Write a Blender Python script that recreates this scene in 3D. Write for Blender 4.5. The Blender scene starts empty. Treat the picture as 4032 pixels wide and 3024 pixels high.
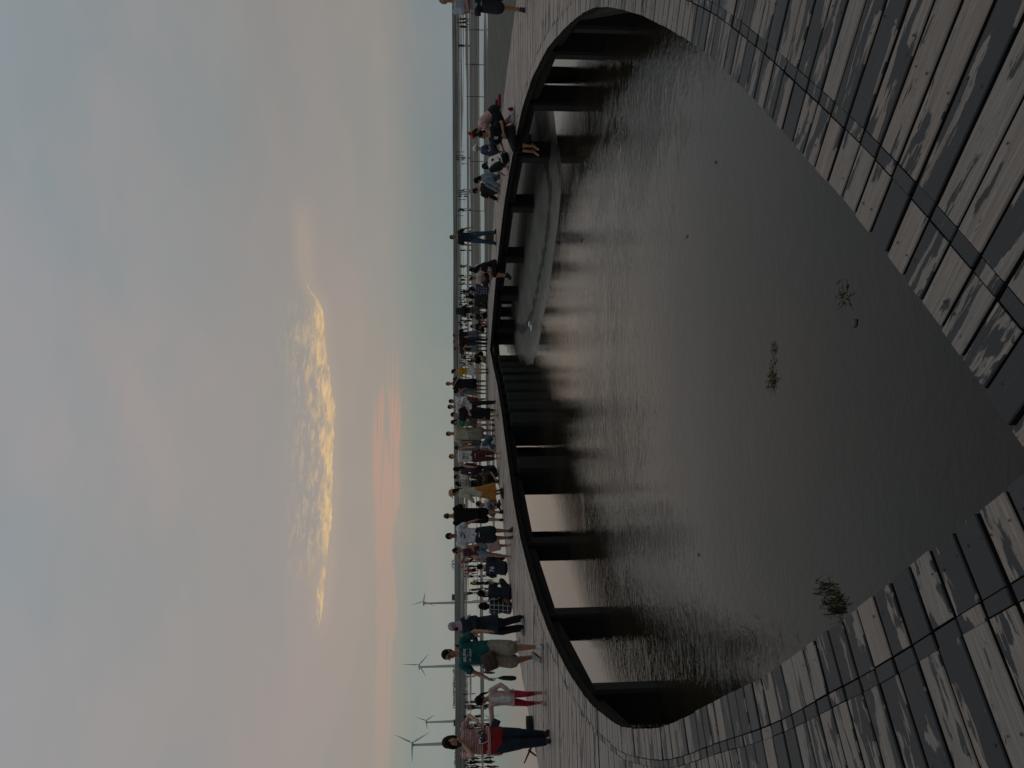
import bpy, math, random
import numpy as np
from mathutils import Vector, Matrix, noise as mnoise
from mathutils.bvhtree import BVHTree
random.seed(7); rng=np.random.default_rng(7)
D=bpy.data; SC=bpy.context.scene; COL=SC.collection
R=math.radians
# ------------------------------------------------------------ camera
FPX=3050.0; CAMH=1.5; HV=1791.0
PITCH=math.atan((2016-HV)/FPX); ROLL=R(-0.34)
FW=Vector((0,math.cos(PITCH),-math.sin(PITCH))); UP=Vector((0,math.sin(PITCH),math.cos(PITCH))); RT=Vector((1,0,0))
CX=-UP*math.cos(ROLL)+RT*math.sin(ROLL); CY=RT*math.cos(ROLL)+UP*math.sin(ROLL); CZ=-FW
cam=D.objects.new('camera',D.cameras.new('camera')); COL.objects.link(cam); SC.camera=cam
M=Matrix((CX,CY,CZ)).transposed().to_4x4(); M.translation=Vector((0,0,CAMH)); cam.matrix_world=M
cam.data.sensor_fit='HORIZONTAL'; cam.data.sensor_width=36; cam.data.lens=FPX/4032*36
cam.data.clip_start=0.05; cam.data.clip_end=9000
def ray(v,y):
    return (FW+CX*((v-2016)/FPX)-CY*((y-1512)/FPX)).normalized()
def gp(v,y,z=0.0):
    d=ray(v,y); t=(z-CAMH)/d.z; p=Vector((0,0,CAMH))+d*t; return p
W=-1.1   # water level
def proj(p):
    q=Vector(p)-Vector((0,0,CAMH)); z=q.dot(FW); return (2016+q.dot(CX)/z*FPX, 1512-q.dot(CY)/z*FPX)
# ------------------------------------------------------------ render settings
SC.view_settings.view_transform='Standard'; SC.view_settings.look='None'; SC.view_settings.exposure=0; SC.view_settings.gamma=1
SC.cycles.max_bounces=6; SC.cycles.glossy_bounces=4; SC.cycles.diffuse_bounces=3; SC.cycles.use_denoising=True
try: SC.cycles.caustics_reflective=False; SC.cycles.caustics_refractive=False
except Exception: pass
# ------------------------------------------------------------ node helpers
def s2l(c):
    c=[x/255 for x in c]; return tuple((x/12.92 if x<=.04045 else ((x+.055)/1.055)**2.4) for x in c)+(1.0,)
class NT:
    def __init__(s,nt): s.nt=nt; s.L=nt.links
    def n(s,t,**k):
        n=s.nt.nodes.new(t)
        for a,b in k.items(): setattr(n,a,b)
        return n
    def put(s,sock,v):
        if hasattr(v,'links') or hasattr(v,'is_linked'): s.L.new(v,sock)
        else:
            try: sock.default_value=v
            except Exception: sock.default_value=(v,v,v)
    def m(s,op,a,b=0.0,c=None,clamp=False):
        n=s.n('ShaderNodeMath',operation=op,use_clamp=clamp); s.put(n.inputs[0],a); s.put(n.inputs[1],b)
        if c is not None: s.put(n.inputs[2],c)
        return n.outputs[0]
    def add(s,a,b): return s.m('ADD',a,b)
    def mul(s,a,b): return s.m('MULTIPLY',a,b)
    def sub(s,a,b): return s.m('SUBTRACT',a,b)
    def mr(s,v,a,b,c=0.0,d=1.0,smooth=True):
        n=s.n('ShaderNodeMapRange'); n.interpolation_type='SMOOTHSTEP' if smooth else 'LINEAR'; n.clamp=True
        for i,x in enumerate((v,a,b,c,d)): s.put(n.inputs[i],x)
        return n.outputs[0]
    def mix(s,f,a,b,bt='MIX'):
        n=s.n('ShaderNodeMix',data_type='RGBA',blend_type=bt); s.put(n.inputs[0],f); s.put(n.inputs[6],a); s.put(n.inputs[7],b); return n.outputs[2]
    def comb(s,x,y,z):
        n=s.n('ShaderNodeCombineXYZ'); s.put(n.inputs[0],x); s.put(n.inputs[1],y); s.put(n.inputs[2],z); return n.outputs[0]
    def noise(s,vec,scale,detail=3.0,rough=.5,dist=0.0,dim='3D'):
        n=s.n('ShaderNodeTexNoise',noise_dimensions=dim)
        if vec is not None: s.L.new(vec,n.inputs['Vector'])
        n.inputs['Scale'].default_value=scale; n.inputs['Detail'].default_value=detail; n.inputs['Roughness'].default_value=rough; n.inputs['Distortion'].default_value=dist
        return n.outputs['Fac']
    def ramp(s,v,pts):
        n=s.n('ShaderNodeValToRGB'); s.put(n.inputs[0],v); e=n.color_ramp.elements
        while len(e)<len(pts): e.new(0.5)
        for i,(p,c) in enumerate(pts): e[i].position=p; e[i].color=c
        return n.outputs[0]
    def curve(s,v,pts):   # pts within 0..1
        n=s.n('ShaderNodeFloatCurve'); s.put(n.inputs['Value'],v); c=n.mapping.curves[0]
        while len(c.points)<len(pts): c.points.new(.5,.5)
        for i,(a,b) in enumerate(pts): c.points[i].location=(a,b); c.points[i].handle_type='AUTO'
        n.mapping.update(); return n.outputs[0]
# ------------------------------------------------------------ world
wd=D.worlds.new('World'); SC.world=wd; wd.use_nodes=True; wn=wd.node_tree; wn.nodes.clear(); w=NT(wn)
tc=w.n('ShaderNodeTexCoord'); sx=w.n('ShaderNodeSeparateXYZ'); w.L.new(tc.outputs['Generated'],sx.inputs[0])
az=w.mul(w.m('ARCTAN2',sx.outputs[0],sx.outputs[1]),180/math.pi); el=w.mul(w.m('ARCSINE',sx.outputs[2]),180/math.pi)
t=w.m('DIVIDE',el,60.0,clamp=True)
E=lambda e:max(0,min(1,e/60.0))
# left (sunset side), right and general gradients
gl=w.ramp(t,[(E(0),s2l((127,141,137))),(E(2.8),s2l((134,145,139))),(E(7),s2l((157,150,143))),(E(13),s2l((158,151,148))),(E(20),s2l((154,153,152))),(E(31),s2l((149,156,161))),(E(60),s2l((128,140,147)))])
gr=w.ramp(t,[(E(0),s2l((121,133,138))),(E(2),s2l((125,136,138))),(E(5),s2l((146,144,138))),(E(11),s2l((143,142,140))),(E(17),s2l((141,146,147))),(E(30),s2l((144,154,161))),(E(60),s2l((124,137,145)))])
side=w.mr(az,-8.0,26.0)
sky=w.mix(side,gl,gr)
av=w.comb(w.mul(az,0.035),w.mul(el,0.10),3.0)
n1=w.noise(av,1.6,4,.55,.4)
sky=w.mix(w.mr(n1,.35,.68),sky,w.mix(.20,sky,s2l((182,158,154))))
n1b=w.noise(w.comb(w.mul(az,0.05),w.mul(el,0.16),9.0),1.3,3,.5,.3)
sky=w.mix(w.mul(w.mr(n1b,.42,.70),.5),sky,w.mix(.5,sky,s2l((132,146,148))))
# warm low glow on the sunset side
glow=w.mul(w.m('EXPONENT',w.mul(w.m('POWER',w.m('ABSOLUTE',w.m('DIVIDE',w.sub(el,8.0),5.5)),2.0),-1.0)),w.m('EXPONENT',w.mul(w.m('POWER',w.m('ABSOLUTE',w.m('DIVIDE',w.add(az,5.0),17.0)),2.0),-1.0)))
sky=w.mix(w.mul(glow,.14),sky,s2l((180,168,148)))
# yellow lit cloud : centre line and half thickness against azimuth (az -25..20 -> 0..1)
a01=w.m('DIVIDE',w.add(az,25.0),45.0,clamp=True)
def A(y): return (math.degrees(math.atan((1512-y)/FPX))+25)/45
def El(v): return math.degrees(math.atan((HV-v)/FPX))
cl=sorted([(A(y),(El(v))/20) for v,y in [(1215,960),(1228,1120),(1268,1200),(1278,1350),(1292,1500),(1304,1600),(1303,1750),(1308,1850),(1306,2000),(1296,2200),(1288,2350),(1282,2460)]])
cy=w.mul(w.curve(a01,[(0,cl[0][1])]+cl+[(1,cl[-1][1])]),20.0)
th=sorted([(A(y),h/3050*57.3/2) for h,y in [(0,930),(0,1080),(7,1150),(24,1225),(38,1350),(40,1500),(56,1600),(44,1750),(26,1850),(30,2000),(20,2150),(17,2300),(14,2400),(0,2470)]])
ht=w.mul(w.curve(a01,[(0,0)]+th+[(1,0)]),1.25)
wv=w.comb(w.mul(az,.50),w.mul(w.sub(el,w.mul(az,.05)),1.9),1.0)
nz=w.sub(w.noise(wv,1.0,7,.68,.5),.5)
nf=w.sub(w.noise(w.comb(w.mul(az,.9),w.mul(w.add(el,w.mul(az,.03)),4.5),7.0),1.0,6,.68,.45),.5)
dd=w.sub(el,cy)
q_=w.m('DIVIDE',w.add(dd,w.mul(nf,.22)),w.m('MAXIMUM',ht,.04))      # -1 at the flat underside, +1.5 and more in the ragged top
body=w.mul(w.mr(q_,-.95,-.45),w.mr(q_,-.3,3.2,1.0,0.0))
rag=w.add(w.mul(nz,1.9),w.mul(nf,1.5))
dens=w.mr(w.add(w.mul(body,1.05),rag),.48,1.15)
core=w.mul(w.mul(dens,w.mr(q_,-1.15,-.35)),w.mr(ht,0.005,.07))
core=w.mul(core,w.mr(body,0.0,.25))
cc=w.ramp(w.add(.45,w.add(w.mul(nf,1.3),w.mul(nz,.9))),[(0.2,s2l((186,164,136))),(.5,s2l((214,184,144))),(.85,s2l((238,205,156)))])
wa=w.mul(w.mr(dd,.0,.3),w.mr(dd,1.0,3.4,1.0,0.0))
wmask=w.mul(w.mul(wa,w.mr(az,-15.5,-10.0)),w.mr(az,3.0,7.5,1.0,0.0))
nw=w.noise(w.comb(w.mul(az,.65),w.mul(w.add(el,w.mul(az,.07)),2.6),4.0),1.15,7,.70,.6)
wisp=w.mul(wmask,w.mr(w.add(nw,w.mul(nf,.35)),.44,.68))
thin=w.mul(w.mul(w.mr(w.m('ABSOLUTE',w.add(dd,.1)),.1,1.1,1.0,0.0),w.mr(az,-19.0,-15.0)),w.mr(az,10.0,15.0,1.0,0.0))
sky=w.mix(w.mul(thin,.20),sky,s2l((200,178,146)))
sky=w.mix(w.mul(wisp,.62),sky,s2l((212,184,142)))
sky=w.mix(w.mul(core,.95),sky,cc)
# salmon band
p01=w.m('DIVIDE',w.add(az,32.0),48.0,clamp=True)
def A2(y): return (math.degrees(math.atan((1512-y)/FPX))+32)/48
top=sorted([(A2(y),El(v)/10) for v,y in [(1540,1320),(1530,1440),(1510,1480),(1482,1560),(1470,1680),(1468,1850),(1475,2000),(1484,2200),(1490,2450),(1492,2700),(1492,3024)]])
bot=sorted([(A2(y),El(v)/10) for v,y in [(1566,1320),(1574,1400),(1578,1530),(1582,1620),(1577,1800),(1577,1950),(1556,2050),(1550,2150),(1566,2230),(1572,2400),(1562,2550),(1556,2700),(1556,3024)]])
tp=w.mul(w.curve(p01,[(0,top[0][1])]+top+[(1,top[-1][1])]),10.0); bt=w.mul(w.curve(p01,[(0,bot[0][1])]+bot+[(1,bot[-1][1])]),10.0)
ns=w.sub(w.noise(w.comb(w.mul(az,.11),w.mul(el,4.6),2.0),1.3,5,.6,.25),.5)
nb=w.sub(w.noise(w.comb(w.mul(az,.30),w.mul(el,.9),12.0),1.2,4,.6,.2),.5)
e1=w.add(el,w.mul(nb,.7)); e2=w.add(el,w.mul(nb,.6))
band=w.mul(w.mr(w.sub(tp,e1),-.15,.30),w.mr(w.sub(e2,bt),-.08,.22))
fr_=w.mr(az,-9.0,3.6)                               # frays into single streaks towards the right
st_=w.mr(w.sub(w.add(w.mul(ns,1.5),.20),w.mul(fr_,.42)),-.22,.2)
band=w.mul(band,w.mul(w.mul(st_,w.mr(az,4.6,1.5)),w.mr(az,-33.0,-14.0,.50,1.0)))
pc=w.mix(w.mr(az,-16.0,0.0),s2l((172,151,140)),s2l((196,153,136)))
sky=w.mix(w.mul(band,.80),sky,pc)
hal=w.mul(w.mr(w.m('ABSOLUTE',w.sub(el,4.9)),.5,2.3,1.0,0.0),w.mul(w.mr(az,9.0,-2.0),w.mr(az,-32.0,-18.0,.3,1.0)))
sky=w.mix(w.mul(hal,.22),sky,s2l((180,156,140)))
# faint rosy veil high up
rv=w.mul(w.m('EXPONENT',w.mul(w.m('POWER',w.m('ABSOLUTE',w.m('DIVIDE',w.sub(el,w.add(w.add(22.0,w.mul(az,.35)),w.mul(nz,2.5))),1.9)),2.0),-1.0)),w.mul(w.mr(az,-14.0,-2.0),w.mr(az,4.0,10.0,1.0,0.0)))
sky=w.mix(w.mul(rv,.2),sky,s2l((190,158,152)))
# the sky behind the camera is duller
sky=w.mix(w.mr(w.m('ABSOLUTE',az),60.0,150.0,0.0,.5),sky,s2l((104,114,120)))
nish=w.n('ShaderNodeTexSky',sky_type='NISHITA'); nish.sun_disc=False; nish.sun_elevation=R(3); nish.sun_rotation=R(-8); nish.altitude=0
bg1=w.n('ShaderNodeBackground'); w.L.new(nish.outputs[0],bg1.inputs[0]); bg1.inputs[1].default_value=0.0006
bg2=w.n('ShaderNodeBackground'); w.L.new(sky,bg2.inputs[0]); bg2.inputs[1].default_value=0.92
ad=w.n('ShaderNodeAddShader'); w.L.new(bg1.outputs[0],ad.inputs[0]); w.L.new(bg2.outputs[0],ad.inputs[1])
wo=w.n('ShaderNodeOutputWorld'); w.L.new(ad.outputs[0],wo.inputs[0])
# soft light of the veiled evening sky
sd=D.lights.new('sun','SUN'); sd.energy=0.3; sd.angle=R(30); sd.color=(1.0,.93,.84)
sun=D.objects.new('sun',sd); COL.objects.link(sun); sun.rotation_euler=(R(-22),R(6),0)
# ------------------------------------------------------------ generic helpers
def tag(o,label=None,cat=None,group=None,kind=None):
    if label: o['label']=label
    if cat: o['category']=cat
    if group: o['group']=group
    if kind: o['kind']=kind
    return o
def mesh_obj(name,verts,faces,mat=None,parent=None,smooth=False):
    me=D.meshes.new(name); me.from_pydata([tuple(v) for v in verts],[],faces); me.update()
    if smooth: me.polygons.foreach_set('use_smooth',[True]*len(me.polygons))
    o=D.objects.new(name,me); COL.objects.link(o)
    if mat: me.materials.append(mat)
    if parent: o.parent=parent
    return o
def empty(name,loc=(0,0,0),rz=0):
    o=D.objects.new(name,None); COL.objects.link(o); o.location=loc; o.rotation_euler=(0,0,rz); o.empty_display_size=.1; return o
class Geo:
    def __init__(s): s.v=[]; s.f=[]
    def addm(s,v,f):
        b=len(s.v); s.v+= [Vector(p) for p in v]; s.f+=[tuple(i+b for i in q) for q in f]
    def rings(s,rs,seg=14,close=True):
        # rs : (centre, axisX, axisY, rx, ry)
        b=len(s.v)
        for c,ax,ay,rx,ry in rs:
            for k in range(seg):
                a=2*math.pi*k/seg; s.v.append(c+ax*(math.cos(a)*rx)+ay*(math.sin(a)*ry))
        for i in range(len(rs)-1):
            for k in range(seg):
                k2=(k+1)%seg; s.f.append((b+i*seg+k,b+i*seg+k2,b+(i+1)*seg+k2,b+(i+1)*seg+k))
        if close:
            s.f.append(tuple(b+k for k in range(seg))[::-1]); s.f.append(tuple(b+(len(rs)-1)*seg+k for k in range(seg)))
    def tube(s,pts,rad,seg=10,flat=1.0,flatdir=None):
        pts=[Vector(p) for p in pts]; n=len(pts); rs=[]
        prev=None
        for i,p in enumerate(pts):
            d=(pts[min(i+1,n-1)]-pts[max(i-1,0)]).normalized()
            if prev is None:
                ref=Vector(flatdir) if flatdir is not None else (Vector((0,0,1)) if abs(d.z)<.9 else Vector((1,0,0)))
                ax=d.cross(ref); ax=ax.normalized() if ax.length>1e-6 else Vector((1,0,0))
            else: ax=(prev-d*prev.dot(d)).normalized()
            prev=ax; ay=d.cross(ax).normalized()
            r=rad[i] if hasattr(rad,'__len__') else rad
            if i==0:
                for q in (1.0,.7): rs.append((p-d*r*q,ax,ay,r*math.sqrt(max(0.02,1-q*q)),r*flat*math.sqrt(max(0.02,1-q*q))))
            rs.append((p,ax,ay,r,r*flat))
            if i==n-1:
                for q in (.7,1.0): rs.append((p+d*r*q,ax,ay,r*math.sqrt(max(0.02,1-q*q)),r*flat*math.sqrt(max(0.02,1-q*q))))
        s.rings(rs,seg)
    def ell(s,c,ax,ay,az,rx,ry,rz,seg=12,rn=7):
        rs=[]
        for i in range(rn+1):
            a=-math.pi/2+math.pi*i/rn; k=max(.03,math.cos(a)); rs.append((c+az*(math.sin(a)*rz),ax,ay,rx*k,ry*k))
        s.rings(rs,seg)
    def box(s,c,sx,sy,sz,ax=Vector((1,0,0)),ay=Vector((0,1,0)),az=Vector((0,0,1))):
        c=Vector(c); v=[c+ax*(sx*i)+ay*(sy*j)+az*(sz*k) for k in(-.5,.5) for j in(-.5,.5) for i in(-.5,.5)]
        s.addm(v,[(0,2,3,1),(4,5,7,6),(0,1,5,4),(2,6,7,3),(0,4,6,2),(1,3,7,5)])
    def obj(s,name,mat,parent=None,smooth=False): return mesh_obj(name,s.v,s.f,mat,parent,smooth)
def voxmesh(name,g,vox,smooth=3,fac=.5):
    me=D.meshes.new('tmp'); me.from_pydata([tuple(v) for v in g.v],[],g.f); me.update()
    o=D.objects.new('tmp',me); COL.objects.link(o)
    m=o.modifiers.new('r','REMESH'); m.mode='VOXEL'; m.voxel_size=vox; m.use_smooth_shade=True
    if smooth:
        m2=o.modifiers.new('s','SMOOTH'); m2.iterations=smooth; m2.factor=fac
    dg=bpy.context.evaluated_depsgraph_get(); ev=o.evaluated_get(dg)
    out=D.meshes.new_from_object(ev); out.name=name
    D.objects.remove(o); D.meshes.remove(me)
    out.polygons.foreach_set('use_smooth',[True]*len(out.polygons)); out.materials.clear()
    return out
# ------------------------------------------------------------ materials
def pm(name,col,rough=.6,spec=.5,metal=0,ior=1.45):
    m=D.materials.new(name); m.use_nodes=True; b=m.node_tree.nodes['Principled BSDF']
    b.inputs['Base Color'].default_value=tuple(col[:3])+(1,); b.inputs['Roughness'].default_value=rough
    b.inputs['Specular IOR Level'].default_value=spec; b.inputs['Metallic'].default_value=metal; b.inputs['IOR'].default_value=ior
    return m,NT(m.node_tree),b
def bump(n,b,h,dist,strength=1.0):
    bp=n.n('ShaderNodeBump'); bp.inputs['Distance'].default_value=dist; n.put(bp.inputs['Strength'],strength); n.L.new(h,bp.inputs['Height']); n.L.new(bp.outputs[0],b.inputs['Normal']); return bp
def varied(name,col,rough=.7,var=.35,scale=3.0,bd=.004,bs=25.0,spec=.3,stretch=(1,1,1)):
    m,n,b=pm(name,col,rough,spec); t=n.n('ShaderNodeTexCoord'); mp=n.n('ShaderNodeMapping'); mp.inputs['Scale'].default_value=stretch
    n.L.new(t.outputs['Object'],mp.inputs[0]); v=mp.outputs[0]
    f=n.noise(v,scale,5,.6,.2); c=n.mix(n.mr(f,.3,.7),tuple(x*(1-var) for x in col[:3])+(1,),tuple(min(1,x*(1+var)) for x in col[:3])+(1,))
    n.L.new(c,b.inputs['Base Color']); bump(n,b,n.noise(v,bs,4,.6),bd); return m
# ------------------------------------------------------------ boardwalk outline (inner edge, metres)
RIGHT=[(-0.22,1.9),(0.03,2.15),(0.24,2.37),(0.44,2.59),(0.65,2.82),(1.0,3.25),(1.36,3.7),(1.69,4.13),(1.98,4.53),(2.42,5.22),(2.69,5.67),(3.01,6.21),(3.32,6.79),(3.63,7.37),(4.01,8.17),(4.3,8.9),(4.77,10.29),(5.37,12.33),(5.84,14.72),(6.03,16.96),(5.94,18.8),(5.7,21.0),(5.4,23.1),(4.83,25.2),(3.97,27.7),(2.9,30.2),(1.46,33.03)]
LEFT=[(1.46,33.03),(0.65,30.2),(0,27.6),(-0.9,25.1),(-1.85,23.0),(-2.66,21.1),(-3.28,19.3),(-3.62,17.9),(-3.88,16),(-4.02,14.4),(-4.05,12.8),(-4.0,11.63),(-3.89,10.4),(-3.75,9.43),(-3.57,8.48),(-3.36,7.7),(-3.2,7.14),(-3.05,6.76),(-2.9,6.41),(-2.66,5.86),(-2.45,5.44),(-2.24,5.07),(-2.05,4.75),(-1.83,4.38),(-1.58,3.93),(-1.38,3.6),(-1.2,3.33),(-1.0,3.03),(-.82,2.75),(-.67,2.55),(-.46,2.25),(-.31,2.03),(-.22,1.9)]
def resample(pts,step):
    p=np.array(pts,float); s=np.r_[0,np.cumsum(np.hypot(*np.diff(p,axis=0).T))]
    n=max(2,int(round(s[-1]/step))); q=np.linspace(0,s[-1],n*4+1)
    x=np.interp(q,s,p[:,0]); y=np.interp(q,s,p[:,1])
    k=np.ones(17)/17
    def sm(a):
        e=np.r_[2*a[0]-a[8:0:-1],a,2*a[-1]-a[-2:-10:-1]]; return np.convolve(e,k,'valid')
    x,y=sm(x),sm(y); return np.c_[x,y][::4]
def normals(p,win):
    t=np.gradient(p,axis=0); t/=np.linalg.norm(t,axis=1)[:,None]; n=np.c_[t[:,1],-t[:,0]]
    k=np.ones(2*win+1)/(2*win+1)
    out=np.zeros_like(n)
    for i in range(2):
        a=n[:,i]; e=np.r_[a[0]*np.ones(win),a,a[-1]*np.ones(win)]; out[:,i]=np.convolve(e,k,'valid')
    return out/np.linalg.norm(out,axis=1)[:,None]
PITCHP=.138
pr_=resample(RIGHT,PITCHP); pl_=resample(LEFT,PITCHP); nr_=normals(pr_,5); nl_=normals(pl_,5)
def wid(p): 
    return 3.05-0.85*max(0,min(1,(p[1]-27)/5))
ST=[]  # stations (P,N,width)
for p,n in zip(pr_,nr_): ST.append((Vector((p[0],p[1],0)),Vector((n[0],n[1],0)),wid(p)))
def fan(p,n0,n1,r):
    a0=math.atan2(n0[1],n0[0]); a1=math.atan2(n1[1],n1[0])
    while a1<a0: a1+=2*math.pi
    k=int((a1-a0)*r/.15)
    for i in range(1,k): 
        a=a0+(a1-a0)*i/k; ST.append((Vector((p[0],p[1],0)),Vector((math.cos(a),math.sin(a),0)),r))
fan(pr_[-1],nr_[-1],nl_[0],2.2)
for p,n in zip(pl_,nl_): ST.append((Vector((p[0],p[1],0)),Vector((n[0],n[1],0)),wid(p)))
fan(pl_[-1],nl_[-1],nr_[0],3.0)
ST.append(ST[0])
# ---- decking material
def plank_mat(name,kind):
    m,n,b=pm(name,(.3,.3,.3),.65,.35)
    uv=n.n('ShaderNodeUVMap'); uv.uv_map='UVMap'; s=n.n('ShaderNodeSeparateXYZ'); n.L.new(uv.outputs[0],s.inputs[0]); u,v=s.outputs[0],s.outputs[1]
    at=n.n('ShaderNodeAttribute'); at.attribute_name='pr'; sc=n.n('ShaderNodeSeparateColor'); n.L.new(at.outputs['Color'],sc.inputs[0]); r1,r2,r3=sc.outputs
    lo=n.noise(n.comb(n.add(n.mul(u,1.7),n.mul(r1,90)),n.add(n.mul(v,6.0),n.mul(r2,50)),n.mul(r3,40)),1.5,3,.55,.9)
    mid=n.noise(n.comb(n.add(n.mul(u,6),n.mul(r2,70)),n.mul(v,42.0),n.mul(r1,30)),1.5,4,.62,.5)
    hi=n.noise(n.comb(n.mul(u,14.0),n.mul(v,190.0),n.mul(r3,77)),1.0,4,.65,.3)
    val=n.add(n.add(n.mul(lo,1.55),n.mul(mid,.46)),n.mul(hi,.22))
    geo=n.n('ShaderNodeNewGeometry'); sp=n.n('ShaderNodeSeparateXYZ'); n.L.new(geo.outputs['Position'],sp.inputs[0])
    # paint survives best near the tip of the loop, where few walk
    base=n.mr(sp.outputs[1],2.3,9.0,.035,-.24)
    lft=n.mul(n.mr(sp.outputs[0],-.2,.5,-.03,-.05),n.mr(sp.outputs[1],6,3))
    thr=n.add(n.add(n.add(n.sub(1.13,.0),base),lft),n.mul(n.sub(r1,.5),.42))
    if kind=='strip': thr=n.add(thr,.16)
    paint=n.mr(n.sub(thr,val),-.006,.010,0,1)
    full=n.m('GREATER_THAN',r3,.89); paint=n.m('MAXIMUM',paint,n.mul(full,n.mr(sp.outputs[1],5.5,3.2)))
    gr=n.noise(n.comb(n.mul(u,3.5),n.mul(v,130.0),n.mul(r1,55)),1.0,5,.7,.25)
    tint=n.mix(r2,(.268,.222,.196,1),(.238,.22,.197,1))
    bare=n.mix(n.mr(gr,.28,.72),n.mix(.58,tint,(.06,.052,.05,1)),tint)
    bare=n.mix(n.mr(gr,.60,.72,0,.35),bare,(.40,.37,.35,1))
    far_=n.mr(sp.outputs[1],5.0,13.0); bare=n.mix(n.mul(far_,.75),bare,n.mix(n.mr(gr,.3,.7),(.27,.225,.20,1),(.50,.42,.38,1)))  # far wood paler: wear plus grazing sky sheen put into the colour
    crack=n.mr(hi,.66,.74); bare=n.mix(n.mul(crack,.8),bare,(.03,.027,.026,1))
    blot=n.noise(n.comb(n.add(n.mul(u,2.2),n.mul(r3,20)),n.mul(v,12.0),n.mul(r2,8)),1.5,4,.6,.4)
    bare=n.mix(n.mr(blot,.5,.75,0,.5),bare,n.mix(.5,bare,(.17,.10,.09,1)))
    pcol=n.mix(r2,(.016,.0185,.023,1),(.026,.027,.030,1))
    pcol=n.mix(n.mr(mid,.55,.8,0,.35),pcol,(.07,.07,.072,1))
    n.L.new(n.mix(paint,bare,pcol),b.inputs['Base Color'])
    n.L.new(n.mix(paint,(.62,.62,.62,1),(.45,.45,.45,1)),b.inputs['Roughness'])
    h=n.add(n.add(n.mul(paint,.55),n.mul(gr,.5)),n.mul(n.mul(crack,n.sub(1.0,paint)),-.8))
    bump(n,b,h,.0035); return m
M_PL=plank_mat('peeling_planks','plank'); M_STRIP=plank_mat('joint_boards','strip')
M_SIDE,_,_=pm('plank_side',(.022,.019,.017),.9,.1)  # near-black sides put the shade of the plank gaps into the colour
M_SCREW,_,_=pm('screw',(.02,.018,.017),.5,.4)
bw=empty('boardwalk'); tag(bw,'weathered timber boardwalk with peeling dark paint looping round a pool of water','boardwalk')
def strip(name,a0,a1,mat,screws=False,g0=.004):
    V=[];F=[];UV=[];CO=[];MI=[]; gs=Geo()
    for i in range(len(ST)-1):
        (p0,n0,w0),(p1,n1,w1)=ST[i],ST[i+1]
        b0=min(a1,w0) ; b1=min(a1,w1)
        jit=random.uniform(-.012,.012) if a1>2 else random.uniform(-.002,.002)
        c=[p0+n0*a0,p1+n1*a0,p1+n1*(b1+jit),p0+n0*(b0+jit)]
        if a0==0:
            e=random.uniform(-.004,.003); c[0]=p0+n0*e; c[1]=p1+n1*e
        ca=(c[1]-c[0]); cb=(c[2]-c[3]); la,lb=ca.length,cb.length
        if lb<.004: continue
        ga=min(la*.35,random.uniform(.003,.007)+(0.002 if i%3 else 0.005)); 
        if c[0].length>9: ga=max(ga,.009)
        gb=min(lb*.2,ga+max(0,(lb-la))*.10)
        if la<.02: ga=la*.1
        ta=ca.normalized() if la>1e-5 else cb.normalized(); tb=cb.normalized()
        c[0]=c[0]+ta*ga; c[1]=c[1]-ta*ga; c[3]=c[3]+tb*gb; c[2]=c[2]-tb*gb
        z=random.uniform(-.0025,.0025); z2=z+random.uniform(-.0015,.0015); near=(c[0].length<9)
        ch=.004 if near else 0; b=len(V); th=.038
        cen=(c[0]+c[1]+c[2]+c[3])/4
        zz=(z,z,z2,z2)
        top=[]; 
        if near:
            top=[Vector((q.x,q.y,0))+ (cen-q).normalized()*0 for q in c]
            ins=[c[0]+ta*ch,c[1]-ta*ch,c[2]-tb*ch,c[3]+tb*ch]
            V+= [Vector((q.x,q.y,zq)) for q,zq in zip(ins,zz)]+[Vector((q.x,q.y,zq-ch)) for q,zq in zip(c,zz)]+[Vector((q.x,q.y,zq-th)) for q,zq in zip(c,zz)]
            fs=[(0,1,2,3),(0,4,5,1),(1,5,6,2),(2,6,7,3),(3,7,4,0),(4,8,9,5),(5,9,10,6),(6,10,11,7),(7,11,8,4),(11,10,9,8)]; m=12
            idx=[0,1,2,3]*3
        else:
            V+= [Vector((q.x,q.y,zq)) for q,zq in zip(c,zz)]+[Vector((q.x,q.y,zq-th)) for q,zq in zip(c,zz)]
            fs=[(0,1,2,3),(0,4,5,1),(1,5,6,2),(2,6,7,3),(3,7,4,0),(7,6,5,4)]; m=8; idx=[0,1,2,3]*2
        uvc=[(a0,0),(a0,la),(b1,lb),(b0,0)]
        r=(random.random(),random.random(),random.random(),1)
        for fi_,f in enumerate(fs):
            MI.append(0 if fi_<(5 if near else 1) else 1)
            ff=f[::-1]
            F.append(tuple(b+k for k in ff))
            for k in ff: UV.append(uvc[idx[k]]); CO.append(r)
        if screws and near:
            for off in (.56,.62,1.5,2.35,2.41) if a1>2 else (.07,.15):
                if off>b0-.1 or off<a0: continue
                f=(off-a0)/(b0-a0)
                for s_ in (.2,.8):
                    if random.random()<.35: continue
                    pA=c[0].lerp(c[3],f); pB=c[1].lerp(c[2],f); q=pA.lerp(pB,s_+random.uniform(-.06,.06)); q=Vector((q.x+random.uniform(-.01,.01),q.y,z+.0035)) if True else q
                    rr=random.uniform(.0035,.0055); k=len(gs.v)
                    gs.v+=[q+Vector((math.cos(t_)*rr,math.sin(t_)*rr,0)) for t_ in [j*math.pi/4 for j in range(8)]]; gs.f.append(tuple(k+j for j in range(8)))
    o=mesh_obj(name,V,F,mat,bw); me=o.data
    me.materials.append(M_SIDE); me.polygons.foreach_set('material_index',MI)
    u=me.uv_layers.new(name='UVMap'); u.data.foreach_set('uv',[x for q in UV for x in q])
    ca=me.color_attributes.new('pr','FLOAT_COLOR','CORNER'); ca.data.foreach_set('color',[x for q in CO for x in q])
    if gs.v: gs.obj('screw_heads',M_SCREW,bw)['kind']='stuff'
    return o
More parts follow.
